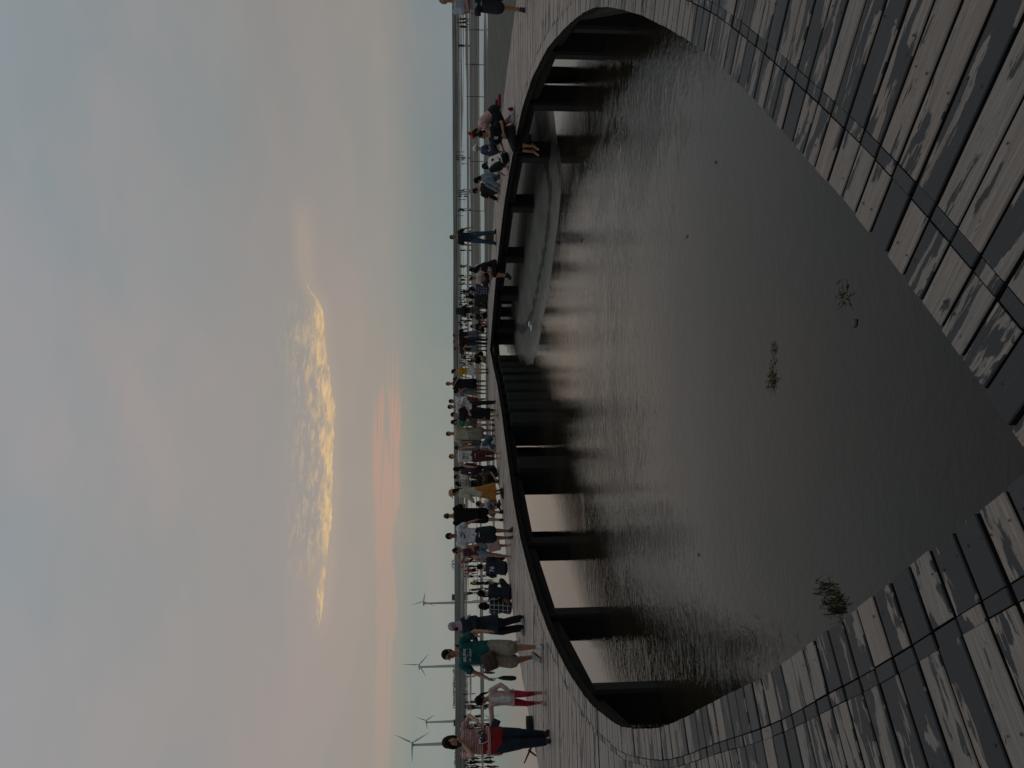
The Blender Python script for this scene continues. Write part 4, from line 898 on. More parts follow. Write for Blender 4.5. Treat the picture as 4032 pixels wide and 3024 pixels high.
g.rings([(c+Vector((-.05,0,0)),Y3,Z3,.10,.10),(c+Vector((-.04,0,0)),Y3,Z3,.13,.13),(c+Vector((.04,0,0)),Y3,Z3,.13,.13),(c+Vector((.05,0,0)),Y3,Z3,.10,.10)],20); gs_=Geo(); gs_.tube([c+Vector((0,-.1,.09)),c+Vector((.04,-.05,.36)),c+Vector((.06,.0,.42)),c+Vector((0,.1,.09))],.007,6); prop(p,'straw_bag',g,cloth((.52,.49,.40),'hstripe',(.40,.37,.29),26.0),'round cream woven bag hanging beside the orange skirt','bag',parts=[('strap',gs_,cloth(CREAM))])
p=P_('man crouching low beside the legs of the tall man in black',1968,2006,None,H=1.5,pose='squat',top=('tee',cloth((.22,.21,.20))),bot=('shorts',cloth((.10,.09,.085))),hair='short',skin=1,face=100,shoes=SB,lean=55)
# -- middle crowd
p=P_('person in a dark brown top sitting hunched over on the planks',1963,1872,None,H=1.72,pose='squat',pelvis=(0,.20,.22),top=('tee',cloth((.065,.052,.042)),{'ex':.035,'sl':.03,'hem':-.12}),bot=('long',cloth((.022,.024,.030)),{'ex':.03}),hair='long',hairm=M_HAIRB,skin=1,fem=True,face=-35,lean=62,head=(-10,50),barefoot=True,wide=1.12)
p=P_('person in a white tee with a bag strap in the crowd behind the hunched one',1944,1872,None,H=1.55,top=('tee',cloth(WHT)),bot=('long',cloth(BLK)),hair='short',skin=1,face=-70,head=(0,20),hands=[(-.1,-.25,1.1),(.1,-.25,1.1)],shoes=SB)
p=P_('woman in a blue and white checked top bowing over her phone in the crowd',1942,1905,None,H=1.5,top=('tee',cloth((.50,.50,.50),'check',(.10,.11,.14),14.0)),bot=('long',cloth(BLK)),hair='long',skin=1,fem=True,face=40,head=(0,30),hands=[(-.06,-.25,1.12),(.06,-.25,1.12)],shoes=SB)
p=P_('woman in a dark blouse with long brown hair behind the maroon trousers',1950,1845,None,H=1.56,top=('long',cloth((.07,.055,.055))),bot=('long',cloth((.05,.03,.035))),hair='long',hairm=M_HAIRB,skin=1,fem=True,face=-150,shoes=SB)
p=P_('man in a white tank top with a grey print and maroon trousers',1970,1795,1772,top=('tank',cloth((.62,.61,.61)),{'ex':.020,'hem':-.09,'waist':.16}),bot=('long',cloth((.085,.028,.030)),{'ex':.02,'fr':1.55}),hair='short',skin=0,face=4,head=(0,4),hands=[(-.36,.0,.92),(.30,-.03,.90)],barefoot=True,wide=1.05,feet=[(-.09,0,.075),(.09,.0,.075)])
s=p.s; g=Geo(); rr=random.Random(5)
for _ in range(46):
    cx_,cz_=rr.uniform(-.10,.10)*s,rr.uniform(1.06,1.27)*s; k=len(g.v); w_,h_=rr.uniform(.006,.03),rr.uniform(.004,.012); g.v+=[Vector((cx_-w_,-1,cz_-h_)),Vector((cx_+w_,-1,cz_-h_*.5)),Vector((cx_+w_*.8,-1,cz_+h_)),Vector((cx_-w_*.7,-1,cz_+h_*.6))]; g.f.append((k,k+1,k+2,k+3))
decal(p,g,'shirt_print',cloth((.10,.11,.11)),.005)
p=P_('woman in a black and white striped top and blue jeans crouching down',1950,1745,None,H=1.62,pose='squat',pelvis=(0,.18,.24),top=('sleeve34',cloth((.58,.54,.55),'hstripe',(.09,.06,.08),17.0),{'ex':.022}),bot=('long',cloth((.06,.13,.19)),{'ex':.024}),hair='short',hairm=M_HAIRB,skin=1,fem=True,face=-70,lean=70,head=(0,35),barefoot=True)
p=P_('woman in a grey pinafore with a strap across her chest in the crowd',1935,1762,None,H=1.50,top=('tee',cloth((.20,.21,.22))),bot=('skirt',cloth((.13,.15,.17)),{'len':.4}),hair='bun',skin=1,fem=True,face=30,head=(-20,16),hands=[(-.1,-.25,1.15),(.15,-.2,1.1)],shoes=SB)
p=P_('woman with a dark bob in a grey sleeveless dress seen from behind',1935,1732,None,H=1.48,top=('tank',cloth((.09,.085,.085))),bot=('skirt',cloth((.085,.08,.08)),{'len':.35}),hair='bun',skin=1,fem=True,face=175,shoes=SB)
p=P_('man in a cream polo and khaki shorts facing the camera',1946,1706,1760,top=('tee',cloth(CREAM),{'ex':.034,'hem':-.10,'waist':.175,'sl':.03}),bot=('shorts',cloth(KHA),{'ex':.030,'fr':.98}),hair='short',skin=1,face=8,head=(8,6),wide=1.08,shoes=(cloth((.2,.15,.1)),None),hands=[(-.30,-.05,.90),(.28,-.08,.92)])
p=P_('woman in a shiny green camisole and grey shorts with long dark hair',1946,1660,1779,top=('tank',cloth((.03,.22,.13)),{'ex':.010,'hem':.03}),bot=('short',cloth((.10,.095,.085))),hair='long',hairm=M_HAIRB,skin=0,fem=True,face=-12,head=(-10,10),hands=[(-.12,-.20,1.12),(.16,-.18,1.06)],epole=[(-1,.4,-.3),(1,.4,-.3)],shoes=(M_RUB,None),feet=[(-.12,-.03,.075),(.06,.04,.075)])
p=P_('woman in a black tee and long black skirt with yellow trainers',1961,1629,1778,top=('tee',cloth((.020,.020,.024)),{'ex':.028,'hem':.0,'sl':.024}),bot=('skirt',cloth((.012,.012,.014)),{'len':.58,'flare':.04}),hair='short',hairm=M_HAIRB,skin=0,fem=True,face=-28,head=(-20,14),shoes=(cloth((.50,.42,.24)),None),hands=[(-.14,-.24,1.10),(.16,-.20,1.04)],feet=[(-.06,-.03,.075),(.06,.03,.075)])
p=P_('man in a white long sleeved shirt with a black sling strap and black trousers',1950,1601,1766,top=('long',cloth((.60,.61,.64)),{'ex':.026,'hem':-.08,'waist':.165}),bot=('long',cloth((.022,.021,.023)),{'ex':.020}),hair='short',skin=1,face=10,head=(4,14),hands=[(-.14,-.24,1.22),(.10,-.24,1.20)],epole=[(-1,.4,-.6),(1,.4,-.6)],shoes=SB,feet=[(-.15,.03,.075),(.15,-.03,.075)])
g=Geo(); g.tube([(-.17,-.10,1.02),(0,-.158,1.25),(.12,-.10,1.45),(.13,.04,1.47),(.0,.15,1.3)],.02,6,.35); prop(p,'camera_strap',g,M_BLKB,'black sling strap across the chest of the man in the white long sleeved shirt','strap')
p=P_('young man in a white tee with folded arms and dark red shorts',1921,1578,1770,top=('tee',cloth((.58,.59,.58)),{'ex':.028}),bot=('shorts',cloth((.14,.03,.03))),hair='short',skin=1,face=-30,head=(-30,8),hands=[(.08,-.22,1.18),(-.08,-.24,1.15)],epole=[(-1,0,-1),(1,0,-1)],shoes=(cloth((.35,.33,.32)),None))
p=P_('woman in a grey checked dress with short dark hair',1917,1542,1788,top=('tee',cloth((.12,.125,.13),'check',(.26,.26,.26),20.0),{'ex':.02,'hem':-.1}),bot=('skirt',cloth((.12,.125,.13),'check',(.26,.26,.26),20.0),{'len':.34,'flare':.04}),hair='short',skin=1,fem=True,face=165,shoes=(cloth((.5,.45,.42)),None))
p=P_('tall man in a black tee with one hand raised to his chest',1918,1510,1759,top=('tee',cloth((.022,.020,.022)),{'ex':.028,'hem':-.10,'waist':.165}),bot=('shorts',cloth((.016,.015,.02))),hair='short',skin=1,face=0,head=(4,2),hands=[(-.24,-.10,1.0),(.05,-.22,1.32)],epole=[(-.6,.8,0),(1,.2,-.6)],shoes=(cloth((.4,.38,.36)),None),wide=1.06)
p=P_('woman in a yellow tank top and white skirt',1922,1461,1781,top=('tank',cloth((.50,.29,.035)),{'ex':.016,'hem':.0}),bot=('skirt',cloth((.58,.55,.56)),{'len':.24,'flare':.06}),hair='curly',hairm=M_HAIRB,skin=0,fem=True,face=-10,head=(-24,10),hands=[(-.30,-.06,.92),(.26,-.06,.90)],shoes=SB,feet=[(-.07,0,.075),(.07,.02,.075)])
p=P_('photographer in dark clothes bent low over a bag near the centre',1912,1405,None,H=1.6,pose='squat',pelvis=(0,.18,.26),top=('tee',cloth((.035,.022,.022))),bot=('long',cloth((.014,.012,.013))),hair='short',hairm=M_HAIRB,skin=1,face=-40,lean=66,head=(0,30),shoes=SB)
g=bagbox((.10,-.30,.11),.34,.22,.20); prop(p,'cooler_bag',g,cloth((.30,.22,.07)),'mustard yellow bag on the planks in front of the bent photographer','bag')
p=P_('man in dark clothes and pale shorts filming with folded arms near the kink',1916,1372,1789,top=('tee',cloth((.05,.045,.05)),{'ex':.026}),bot=('shorts',cloth((.24,.25,.24))),hair='short',skin=1,face=-10,head=(20,16),hands=[(-.12,-.24,1.12),(.12,-.26,1.18)],epole=[(-1,0,-1),(1,0,-1)],shoes=SB)
p=P_('slim man in a black tee and dark jeans near the kink',1919,1346,1806,H=1.55,top=('tee',cloth((.020,.020,.024))),bot=('long',cloth((.022,.028,.045)),{'ex':.012}),hair='short',skin=0,face=20,head=(-20,8),shoes=SB)
p=P_('man in a black tee and denim shorts with a shoulder bag near the kink',1918,1320,1786,top=('tee',cloth((.022,.021,.024)),{'ex':.03}),bot=('shorts',cloth((.13,.16,.175)),{'ex':.028}),hair='short',skin=1,face=12,head=(-10,10),hands=[(-.2,-.2,1.0),(.34,-.1,.95)],shoes=(cloth((.4,.36,.34)),None),wide=1.05)
p=P_('child crouching on the far planks with a black backpack',1919,1292,None,H=1.3,pose='squat',top=('tee',cloth(BLK)),bot=('long',cloth((.03,.03,.03))),hair='short',skin=1,hs=1.15,face=60,shoes=SB)
p=P_('boy sitting side on in a black tee, knees drawn up, far end',1919,1248,1862,H=1.5,pose='sit_floor',top=('tee',cloth(BLK)),bot=('shorts',cloth((.03,.03,.03))),hair='short',skin=1,face=-60,head=(0,20),barefoot=True)
p=P_('man in grey shorts with a black backpack seen from behind, far end',1920,1222,1800,top=('tee',cloth((.018,.020,.028)),{'ex':.03}),bot=('shorts',cloth((.11,.115,.115)),{'ex':.028}),hair='short',skin=1,face=170,head=(20,0),shoes=SB)
g=bagbox((0,.20,1.24),.32,.18,.42); prop(p,'backpack',g,M_BLKB,'black backpack worn by the man in grey shorts at the far end','backpack')
p=P_('person sitting in a brown top at the far end with bowed back',1919,1196,None,H=1.62,pose='cross',top=('tee',cloth((.055,.045,.042)),{'ex':.035}),bot=('long',cloth((.03,.028,.027))),hair='short',hairm=M_HAIRB,skin=1,face=160,lean=22,barefoot=True,wide=1.1)
p=P_('person sitting in a charcoal tee at the far end, between plaid and brown',1921,1170,None,H=1.66,pose='cross',top=('tee',cloth((.026,.028,.036)),{'ex':.035}),bot=('long',cloth((.03,.028,.027))),hair='bob',skin=1,face=170,lean=16,head=(0,24),barefoot=True,wide=1.08)
p=P_('person sitting in a blue tartan shirt with a dark hood seen from behind',1924,1138,1862,H=1.60,pose='cross',top=('long',cloth((.020,.028,.055),'plaid',(.26,.30,.36),9.0),{'ex':.04}),bot=('long',cloth((.03,.028,.04))),hair='long',skin=1,fem=True,face=160,head=(-20,10),barefoot=True,wide=1.08)
p=P_('person in a pale pink tee sitting with folded arms behind the planks edge',1930,1094,1863,H=1.60,pose='cross',top=('tee',cloth((.50,.43,.40)),{'ex':.03}),bot=('long',cloth((.02,.02,.02))),hair='short',skin=1,face=-20,head=(-20,24),barefoot=True,hands=[(-.08,-.3,.42),(.08,-.3,.40)])
p=P_('person in a white tee sitting turned away beside the pale pink tee',1930,1062,1865,H=1.62,pose='cross',top=('tee',cloth((.58,.56,.55)),{'ex':.03}),bot=('long',cloth(DDEN)),hair='bob',skin=1,face=200,barefoot=True)
def edge_seat(y,right=True):
    rng_=range(12,NR-3) if right else range(NR,len(ST)-36); return ST[min(rng_,key=lambda i:abs(proj(ST[i][0])[1]-y) if ST[i][0].y>7 else 1e9)]
def on_edge(label,y,off=.10,**k):
    q,n_,_=edge_seat(y); loc=q+n_*off; return build_person(label,loc,face=math.degrees(math.atan2(-n_.x,n_.y))+k.pop('turn',0)+0,group='visitors on the boardwalk',pose='sit_edge',**k)
p=on_edge('woman in black sitting on the deck edge with dark shoes dangling over the water',1050,H=1.66,turn=-10,top=('tee',cloth((.016,.016,.018)),{'ex':.03}),bot=('shorts',cloth((.014,.014,.016))),hair='long',skin=1,fem=True,head=(-30,30),lean=26,shoes=SB,vox=.010,hands=[(-.13,-.42,.22),(.10,-.40,.22)])
p=P_('man standing in a navy tee and ripped blue jeans, feet apart',1953,935,1777,top=('tee',cloth((.020,.027,.038)),{'ex':.024,'hem':-.06}),bot=('long',cloth((.050,.075,.11)),{'ex':.022}),hair='short',skin=1,face=4,head=(10,6),feet=[(-.20,.03,.075),(.17,-.03,.075)],fdir=[(-.5,-1,0),(.6,-1,0)],shoes=(cloth((.03,.035,.045)),None),hands=[(-.30,-.02,.88),(.36,-.02,.92)],vox=.0095)
g=bagbox((.02,.22,.22),.34,.16,.30); gs_=Geo(); gs_.tube([(-.06,.2,.36),(.02,.2,.46),(.10,.2,.36)],.008,6); prop(p,'canvas_bag',g,cloth((.17,.11,.07)),'brown canvas bag on the planks behind the shins of the man in jeans','bag',parts=[('handle',gs_,M_LEATH)])
p=P_('man seated in a black top hugging his knees, left of the embracing couple',1962,745,1875,H=1.66,pose='sit_floor',top=('tee',cloth((.025,.022,.02)),{'ex':.03}),bot=('long',cloth((.02,.02,.02)),{'ex':.026}),hair='short',hairm=M_HAIRB,skin=1,face=-150,head=(40,20),lean=22,barefoot=True,wide=1.05)
p=P_('woman seated in a pale denim jacket and jeans leaning on the man in black',1968,700,1880,H=1.60,pose='sit_floor',top=('long',cloth((.19,.25,.31)),{'ex':.034,'sl':.03}),bot=('long',cloth((.13,.19,.22)),{'ex':.026}),hair='long',skin=1,fem=True,face=-55,head=(-20,16),lean=18,side=-8,barefoot=True)
p=P_('woman in a white tee and black trousers curled up on the deck edge, back turned',2003,630,None,H=1.62,pose='squat',pelvis=(0,.10,.17),top=('tee',cloth((.60,.58,.55)),{'ex':.032,'sl':.03,'hem':-.04}),bot=('long',cloth((.014,.017,.017)),{'ex':.03,'fr':1.6}),hair='long',skin=0,fem=True,face=-150,lean=58,head=(-10,40),barefoot=True,wide=1.08)
p=P_('person in a white cap and blue shirt sitting sideways, leaning forward',1962,592,1877,H=1.62,pose='cross',top=('tee',cloth((.050,.060,.13)),{'ex':.03}),bot=('long',cloth((.035,.045,.055)),{'ex':.028}),hair='cap',skin=1,face=70,head=(-20,10),lean=18,barefoot=True)
p=on_edge('man in a black tee with a white square patch, bare feet over the water',556,off=.16,H=1.70,turn=12,top=('tee',cloth((.014,.014,.015)),{'ex':.034,'sl':.03}),bot=('long',cloth((.014,.013,.014)),{'ex':.036,'fr':1.25}),hair='short',skin=1,head=(-12,10),lean=8,barefoot=True,vox=.0085,hands=[(-.26,-.28,.28),(.22,-.12,.30)],feet=[(-.10,-.42,-.42),(.10,-.40,-.40)])
s=p.s; g=Geo(); 
zc=.47; g.v=[Vector((a*.045*s+.03,-1,(zc+b_*.045)*s)) for b_ in(-1,0,1) for a in(-1,0,1)]; g.f=[(0,1,4,3),(1,2,5,4),(3,4,7,6),(4,5,8,7)]; decal(p,g,'shirt_patch',M_WHITE,.012)
g=text_geo('A',.075*s,.03,zc*s); decal(p,g,'patch_letter',M_BLACK,.017)
p=P_('bent woman in a pink striped shirt with a red bow on her hair',2024,478,None,H=1.66,pose='bend',pelvis=(0,.22,.52),feet=[(-.10,.02,.075),(.10,.16,.075)],top=('cap',cloth((.56,.36,.34),'vstripe',(.48,.29,.28),24.0),{'ex':.026,'hem':-.03,'sl':.02}),bot=('shorts',cloth((.014,.017,.020)),{'ex':.034}),hair='short',hairm=M_HAIRB,skin=1,fem=True,face=-84,lean=62,head=(-6,48),shoes=(cloth((.56,.56,.60)),None),hands=[(-.1,-.42,.42),(.1,-.40,.40)],vox=.0085,wide=1.06)
g=Geo(); hx,hf,hu=p.hax; c=p.hc+hu*.12-hf*.06
for q in(-1,1): g.ell(c+hf*(q*.055)+hu*.02,hf,hx,hu,.055,.022,.042,10,6)
g.ell(c,hf,hx,hu,.02,.022,.02,8,5); g.obj('hair_bow',cloth((.50,.045,.02)),p.body,True)
p=P_('red trainer lying on the planks',2024,437,None,H=1.0,top=None,bot=None,hair='x',detail=0,vox=.03) if False else None
def boxy(name,label,cat,v,y,w_,d_,h_,mat,rz=0,z=0.0):
    q=at(v,y,z); g=bagbox((0,0,h_/2+.006),w_,d_,h_); o=g.obj(name,mat,None,True); o.location=q; o.rotation_euler=(0,0,R(rz)); tag(o,label,cat); return o
def shoe(label,v,y,mat,rz):
    q=at(v,y); g=Geo(); g.tube([(-.09,0,.055),(0,0,.05),(.12,0,.038)],[.045,.046,.036],10,.95); g.tube([(-.08,0,.06),(-.08,0,.11)],[.042,.04],10); me=voxmesh('trainer',g,.008,2); o=D.objects.new('trainer',me); COL.objects.link(o); me.materials.append(mat); o.location=q; o.rotation_euler=(0,0,R(rz)); tag(o,label,'shoe')
    g=Geo(); g.rings([(Vector((.01,0,z)),X3,Y3,.145,.047) for z in (.002,.024)],14); g.obj('sole',cloth((.5,.42,.40)),o)
shoe('dark red trainer with a pale sole standing beside the bent woman in pink',2024,440,cloth((.13,.012,.025)),200)
boxy('backpack','small black backpack lying on its side at the far deck edge behind the bent woman',"backpack",1972,412,.30,.2,.18,M_BLKB,10)
boxy('bag','flat red bag at the far deck edge at right','bag',1973,393,.34,.2,.09,cloth((.30,.03,.05)),0)
boxy('bag','black camera bag on the deck edge behind the woman in the striped top','bag',2098,2850,.30,.12,.13,M_BLKB,20)
# -- right edge
p=P_('grey haired man in a pale grey tee with crossed arms at the right edge',2066,8,1769,top=('tee',cloth((.36,.39,.44)),{'ex':.028,'sl':.026,'hem':-.06}),bot=('shorts',cloth((.028,.032,.036)),{'ex':.028}),hair='short',hairm=M_HAIRG,skin=1,face=0,head=(-6,4),hands=[(.05,-.24,1.17),(.02,-.22,1.14)],epole=[(-1,0,-.9),(-1,0,-.9)],shoes=(cloth((.03,.03,.03)),M_RUB),vox=.0085,feet=[(-.14,-.04,.075),(.12,.04,.075)],wide=1.04)
g=bagbox((-.22,-.10,.98),.14,.12,.13); gs_=Geo(); gs_.tube([(-.24,-.10,1.03),(-.23,-.15,1.2),(-.17,-.06,1.43),(-.16,.05,1.43)],.018,6,.4); gl_=Geo(); gl_.rings([(Vector((-.22,-.16,.98)),X3,Z3,.035,.035),(Vector((-.22,-.24,.98)),X3,Z3,.032,.032)],14); prop(p,'camera',g,M_BLKB,'black camera on a strap at the hip of the older man at the right edge','camera',parts=[('strap',gs_,M_BLKB),('lens',gl_,M_BLACK)])
# -- people far out on the flat: a few figures, then copies of each with its clothes
protos=[]
PDEF=[dict(pose='stand',feet=[(-.13,0,.075),(.13,0,.075)]),dict(pose='walk'),dict(pose='stand',hands=[(-.05,-.3,1.3),(.05,-.3,1.3)]),dict(pose='stand',hands=[(-.34,.05,1.0),(.34,.05,1.75)],epole=[(-.5,.8,-.2),(1,0,0)]),dict(pose='bend',lean=50),dict(pose='stand',fem=True)]
def far_spot(v,y): return gp(v,y,W+.0)
DARKS=[(.02,.02,.024),(.03,.028,.03),(.05,.045,.045),(.018,.02,.03)]
def obj_mat(o,mat):
    o.material_slots[0].link='OBJECT'; o.material_slots[0].material=mat
FAR=[(1806,1843,76,'d',2),(1801,1843,90,'d',1),(1808,1844,105,'r',0),(1801,1838,180,'d',3),(1794,1812,598,'d',0),(1794,1811,613,'d',1),(1795,1812,621,'d',0),(1796,1813,629,'d',1),(1814,1837,622,'r',0),(1820,1833,644,'w',4),(1803,1834,750,'r',1),(1802,1833,757,'d',0),(1803,1824,764,'d',5),(1802,1822,773,'d',0),(1800,1818,786,'w',0),
(1800,1838,825,'d',1),(1799,1814,831,'d',0),(1800,1813,849,'d',3),(1805,1832,910,'d',0),(1801,1815,965,'d',0),(1809,1838,986,'d',2),(1808,1826,1045,'d',1),(1809,1838,1051,'d',0),(1804,1834,1085,'d',2),(1801,1822,1091,'w',0),(1806,1838,1102,'d',4),(1800,1818,1114,'w',1),(1804,1836,1120,'d',0),(1801,1815,1140,'d',0),(1813,1866,1148,'m',5),(1806,1835,1156,'d',1),(1824,1868,1160,'p',0),(1825,1870,1168,'d',2),(1803,1819,1173,'d',0),(1806,1832,1181,'d',1),(1825,1872,1189,'p',0),(1806,1830,1192,'d',3),(1803,1826,1200,'d',0),
(1810,1846,1240,'d',1),(1811,1846,1246,'w',0),(1836,1858,1252,'d',4),(1808,1832,1261,'d',2),(1822,1860,1264,'m',5),(1800,1820,1270,'m',0),(1805,1827,1277,'d',0),(1806,1827,1283,'d',0),(1805,1826,1298,'d',1),(1806,1827,1308,'w',1),(1809,1836,1398,'d',0),(1812,1842,1404,'d',2),(1816,1846,1411,'d',5),(1807,1828,1419,'d',1),(1832,1862,1422,'d',4),(1808,1834,1428,'d',0),(1811,1840,1434,'w',0),(1815,1846,1440,'d',1),(1818,1850,1398,'d',0),
(1808,1842,1744,'d',0),(1812,1848,1838,'d',1),(1819,1852,1846,'d',0),(1806,1832,1880,'d',0),(1811,1842,1893,'d',1),(1809,1836,1901,'d',2),(1815,1850,1913,'d',0),(1818,1848,1920,'w',5),(1826,1874,2193,'w',1),(1827,1874,2205,'p',0),(1827,1872,2212,'d',5),(1818,1872,2231,'w',3),(1829,1890,2245,'R',0),(1822,1851,2258,'d',1),(1828,1874,2268,'w',0),(1853,1900,2292,'y',1),(1851,1898,2298,'d',5),(1830,1868,2332,'w',0),(1831,1868,2338,'d',0),(1846,1900,2322,'m',1),
(1848,1872,2507,'w',0),(1829,1850,2518,'d',0),(1841,1893,2650,'m',5),(1833,1853,2663,'w',0),(1821,1846,2732,'d',0),(1829,1850,2765,'d',1),(1852,1880,2763,'d',0),(1833,1887,2780,'t',5),(1835,1878,2788,'p',1),(1822,1860,2821,'d',0),(1844,1864,2833,'y',4),(1844,1898,2855,'w',5),(1841,1880,2865,'d',1),(1852,1896,2984,'d',2),(1829,1850,2993,'d',0),(1843,1893,3001,'d',5),(1828,1853,3014,'d',3),(1847,1902,3021,'d',0)]
CM={'d':None,'r':(.30,.03,.04),'R':(.42,.04,.035),'w':(.42,.42,.42),'m':(.10,.035,.05),'p':(.40,.28,.28),'y':(.45,.30,.04),'t':(.32,.20,.12)}
NAMES={'d':'in dark clothes','r':'in a dull red top','R':'in a bright red top','w':'in a pale top','m':'in maroon clothes','p':'in a pale pink top','y':'in a yellow top','t':'in a tan top'}
POSN=['standing','walking','looking down','one arm raised','bending over','long haired']
bases=[]
for i,dd_ in enumerate(PDEF):
    pr=build_person('x',(0,0,0),H=1.70,top=('tee',cloth(BLK),{'ex':.02}),bot=('long' if i%2 else 'shorts',cloth((.03,.03,.035))),hair='short' if i!=5 else 'long',detail=0,vox=.024,**dd_); bases.append(pr.body); pr.body['used']=0
LANDM=[(60,130,'near the right edge'),(130,260,'near the forked stake'),(560,700,'above the white capped sitter'),(700,800,'above the hugging couple'),(800,1000,'beside the man in jeans'),(1000,1120,'above the far end sitters'),(1120,1215,'above the tartan shirt'),(1215,1320,'above the backpacker'),(1320,1450,'right of the woman in yellow'),(1450,1870,'above the middle crowd'),(1870,1960,'beside the straw hat'),(1960,2215,'above the tote bag'),(2215,2310,'above the seated numbered shirt'),(2310,2480,'above the two seated women'),(2480,2690,'left of the man in teal'),(2690,2800,'beside the girl in pink'),(2800,2880,'left of the girl'),(2880,3024,'near the left edge')]
def landmark(y):
    for a,b_,t_ in LANDM:
        if a<=y<b_: return t_
    return 'on the far flat'

for hv,fv,y,c,k in FAR:
    hor=HV+(y-1512)*.0059; q=gp(fv,y,W); q.z=W-.03; h=(fv-hv)/FPX*math.hypot(q.x,q.y); k_=max(.62,min(1.1,h/1.7))
    src=bases[k]
    if src['used']==0: o=src; src['used']=1; kids=list(src.children)
    else:
        o=src.copy(); COL.objects.link(o); kids=[]
        for ch in src.children: d_=ch.copy(); COL.objects.link(d_); d_.parent=o; kids.append(d_)
    o.location=q; o.rotation_euler=(0,0,random.uniform(0,6.28)); o.scale=(k_,)*3
    col=CM[c] or random.choice(DARKS)
    for ch in kids:
        if ch.name.startswith('shirt'): obj_mat(ch,cloth(col))
        elif ch.name.startswith(('trousers','shorts')): obj_mat(ch,cloth(random.choice(DARKS)))
    lb='tiny wader %s, %s, %s'%(NAMES[c],POSN[k],landmark(y)); tag(o,lb,'person','people wading far out on the tidal flat')
ORD=['first','second','third','fourth','fifth','sixth','seventh','eighth','ninth','tenth','eleventh','twelfth','thirteenth','fourteenth','fifteenth']
def number_repeats(group,short,side):
    by={}
    for o in SC.objects:
        if o.get('group')==group and o.parent is None: by.setdefault(o['label'],[]).append(o)
    for lb,os_ in by.items():
        if len(os_)<2: continue
        os_.sort(key=lambda o:math.atan2(o.location.x,o.location.y),reverse=(side=='right'))
        for i_,o in enumerate(os_):
            t_=(short or lb)+', '+ORD[i_]+' from the '+side
            if len(t_.split())>16: t_=t_.replace('tiny wader','wader')
            if len(t_.split())>16: t_=t_.replace(' from the ',' from ')
            o['label']=t_
number_repeats('people wading far out on the tidal flat',None,'right')
number_repeats('short stakes of the distant row','short stake in the distant row on the left flat','left')
number_repeats('tiny stake tips far out at right','tiny dark stake tip far out on the right flat','right')
for o in SC.objects:
    if o.get('label','').startswith('low shrub'): o['group']='shrubs on the far embankment'
number_repeats('trees on the far embankment','bushy dark tree in the far embankment row','left'); number_repeats('shrubs on the far embankment','low shrub on the far embankment','left')
for b_ in bases:
    if 'used' in b_: del b_['used']
for o in SC.objects:
    if 'used' in o: del o['used']
# ------------------------------------------------------------ floating weed and litter
M_WEED=varied('water_weed',(.036,.048,.017),.7,.5,20,.002,60,.3); M_WEEDY=varied('dry_reed',(.15,.125,.06),.8,.4,20,.002,60,.3); M_TWIG=varied('wet_twig',(.03,.025,.02),.7,.4,20)
def weed(v,y,n_,rad_,label,mats,long=None,z=W,h=.07,sd=1):
    q=gp(v,y,z); rr=random.Random(sd); e=empty('weed_clump',(q.x,q.y,z)); tag(e,label,'water weed','weed floating in the pool')
    for mi,(mat,nm) in enumerate(mats):
        g=Geo()
        for _ in range(n_ if mi==0 else n_//2):
            a=rr.uniform(0,6.28); r=abs(rr.gauss(0,.5))*rad_; p0=Vector((math.cos(a)*r,math.sin(a)*r*.8,rr.uniform(-.01,.02)))
            if long and rr.random()<.35: t=rr.random(); p0=Vector(long)*t+Vector((rr.gauss(0,.02),rr.gauss(0,.02),0))
            th_=rr.uniform(0,6.28); L=rr.uniform(.05,.16)*rad_/.12; d=Vector((math.cos(th_),math.sin(th_),0)); pp=[p0,p0+d*L*.5+Z3*rr.uniform(0,h),p0+d*L+Z3*rr.uniform(-.01,h*.6)]
            g.tube(pp,[.0035,.003,.001],4,.5)
            if rr.random()<.5: c=pp[1]; g.ell(c,d,Z3.cross(d),Z3,.018*rad_/.12,.008*rad_/.12,.003,6,3)
        g.obj(nm,mat,e)
    return e
weed(3042,1492,46,.075,'clump of yellow green weed trailing a stem in the middle of the pool',[(M_WEED,'leaves'),(M_WEEDY,'stems')],long=(.28,-.02,0),sd=2,h=.03)
weed(3330,1170,12,.10,'thin brown strands of weed near the right planks',[(M_TWIG,'stems'),(M_WEEDY,'leaves')],long=(.16,.16,0),h=.012,sd=5)
weed(3325,2385,64,.062,'bright green tuft of grass at the left deck edge',[(M_WEED,'leaves'),(M_WEEDY,'stems')],long=(.06,.12,0),z=-.30,h=.10,sd=9)
q=gp(3365,1270,W+.003); g=Geo(); rr=random.Random(4); pts_=[Vector((math.cos(a)*.032*rr.uniform(.6,1.2),math.sin(a)*.045*rr.uniform(.6,1.2),.004)) for a in np.linspace(0,5.6,8)]
g.v=[Vector((0,0,.012))]+pts_+[v+Vector((0,0,-.006)) for v in pts_]; g.f=[(0,i+1,(i+1)%8+1) for i in range(8)]+[(i+1,i+9,(i+1)%8+9,(i+1)%8+1) for i in range(8)]+[tuple(range(9,17))[::-1]]
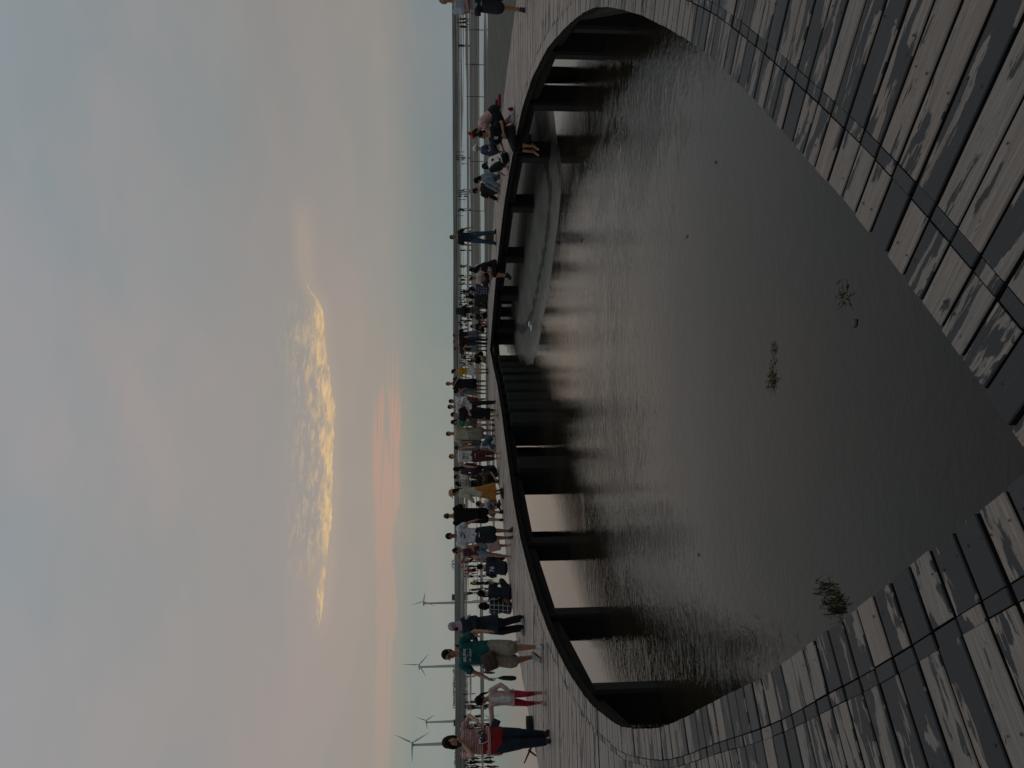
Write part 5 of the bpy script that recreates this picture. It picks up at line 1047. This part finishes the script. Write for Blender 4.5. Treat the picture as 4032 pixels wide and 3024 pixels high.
o=g.obj('plastic_scrap',varied('dull_plastic',(.05,.07,.07),.5,.2),None,True); o.location=(q.x,q.y,W+.002); tag(o,'dull pale scrap of plastic floating beside the brown weed strands','litter')
for v,y,sd,lb in [(2705,935,1,'tiny dark twig floating in the calm water right of centre'),(2820,646,2,'small black twig cluster floating at the right of the pool'),(2752,2180,3,'tiny forked twig floating at the left of the pool')]:
    q=gp(v,y,W); g=Geo(); rr=random.Random(sd)
    for _ in range(4): a=rr.uniform(0,6.28); g.tube([(0,0,.004),(math.cos(a)*.025,math.sin(a)*.025,.008),(math.cos(a+.4)*.045,math.sin(a+.4)*.045,.006)],[.0025,.002,.001],5)
    o=g.obj('twig',M_TWIG); o.location=(q.x,q.y,W); tag(o,lb,'twig')
# driftwood stick leaning at the far deck edge, far left
q=at(2118,3003); g=Geo(); g.tube([(-.40,0,.02),(0,0,.20),(.24,0,.31)],[.026,.021,.012],7); g.tube([(0,0,.22),(.12,.05,.10),(.20,.05,-.05)],[.02,.016,.01],6)
g.v=[Vector((-v.x*1.0,v.y,v.z)) for v in g.v]
o=g.obj('driftwood',M_TWIG,None,True); o.location=q+Vector((0,.5,-.1)); o.rotation_euler=(0,0,0); tag(o,'dark driftwood branch leaning on the outer deck edge at the left border','branch')
q=gp(2182,2122,W); g=Geo(); g.tube([(0,0,-.3),(.0,0,.12)],[.03,.025],6); g.tube([(0,0,.1),(.10,0,.22)],[.02,.015],5); g.tube([(0,0,.1),(-.09,0,.2)],[.02,.015],5); o=g.obj('branch',M_TWIG,None,True); o.location=(q.x,q.y,W); tag(o,'forked branch sticking out of the water beside a deck post','branch')
for v,y,i in [(2093,1277,0),(2101,1291,1)]:
    q=gp(v,y,W+.16); g=Geo(); g.ell(Vector((0,0,.03)),X3,Y3,Z3,.11,.06,.045,8,5); o=g.obj('bottle',M_WHITE,None,True); o.location=(q.x,q.y,W+.19); tag(o,('white scrap of litter on the mud bank, upper of two','yellowish scrap of litter on the mud bank, lower of two')[i],'litter')
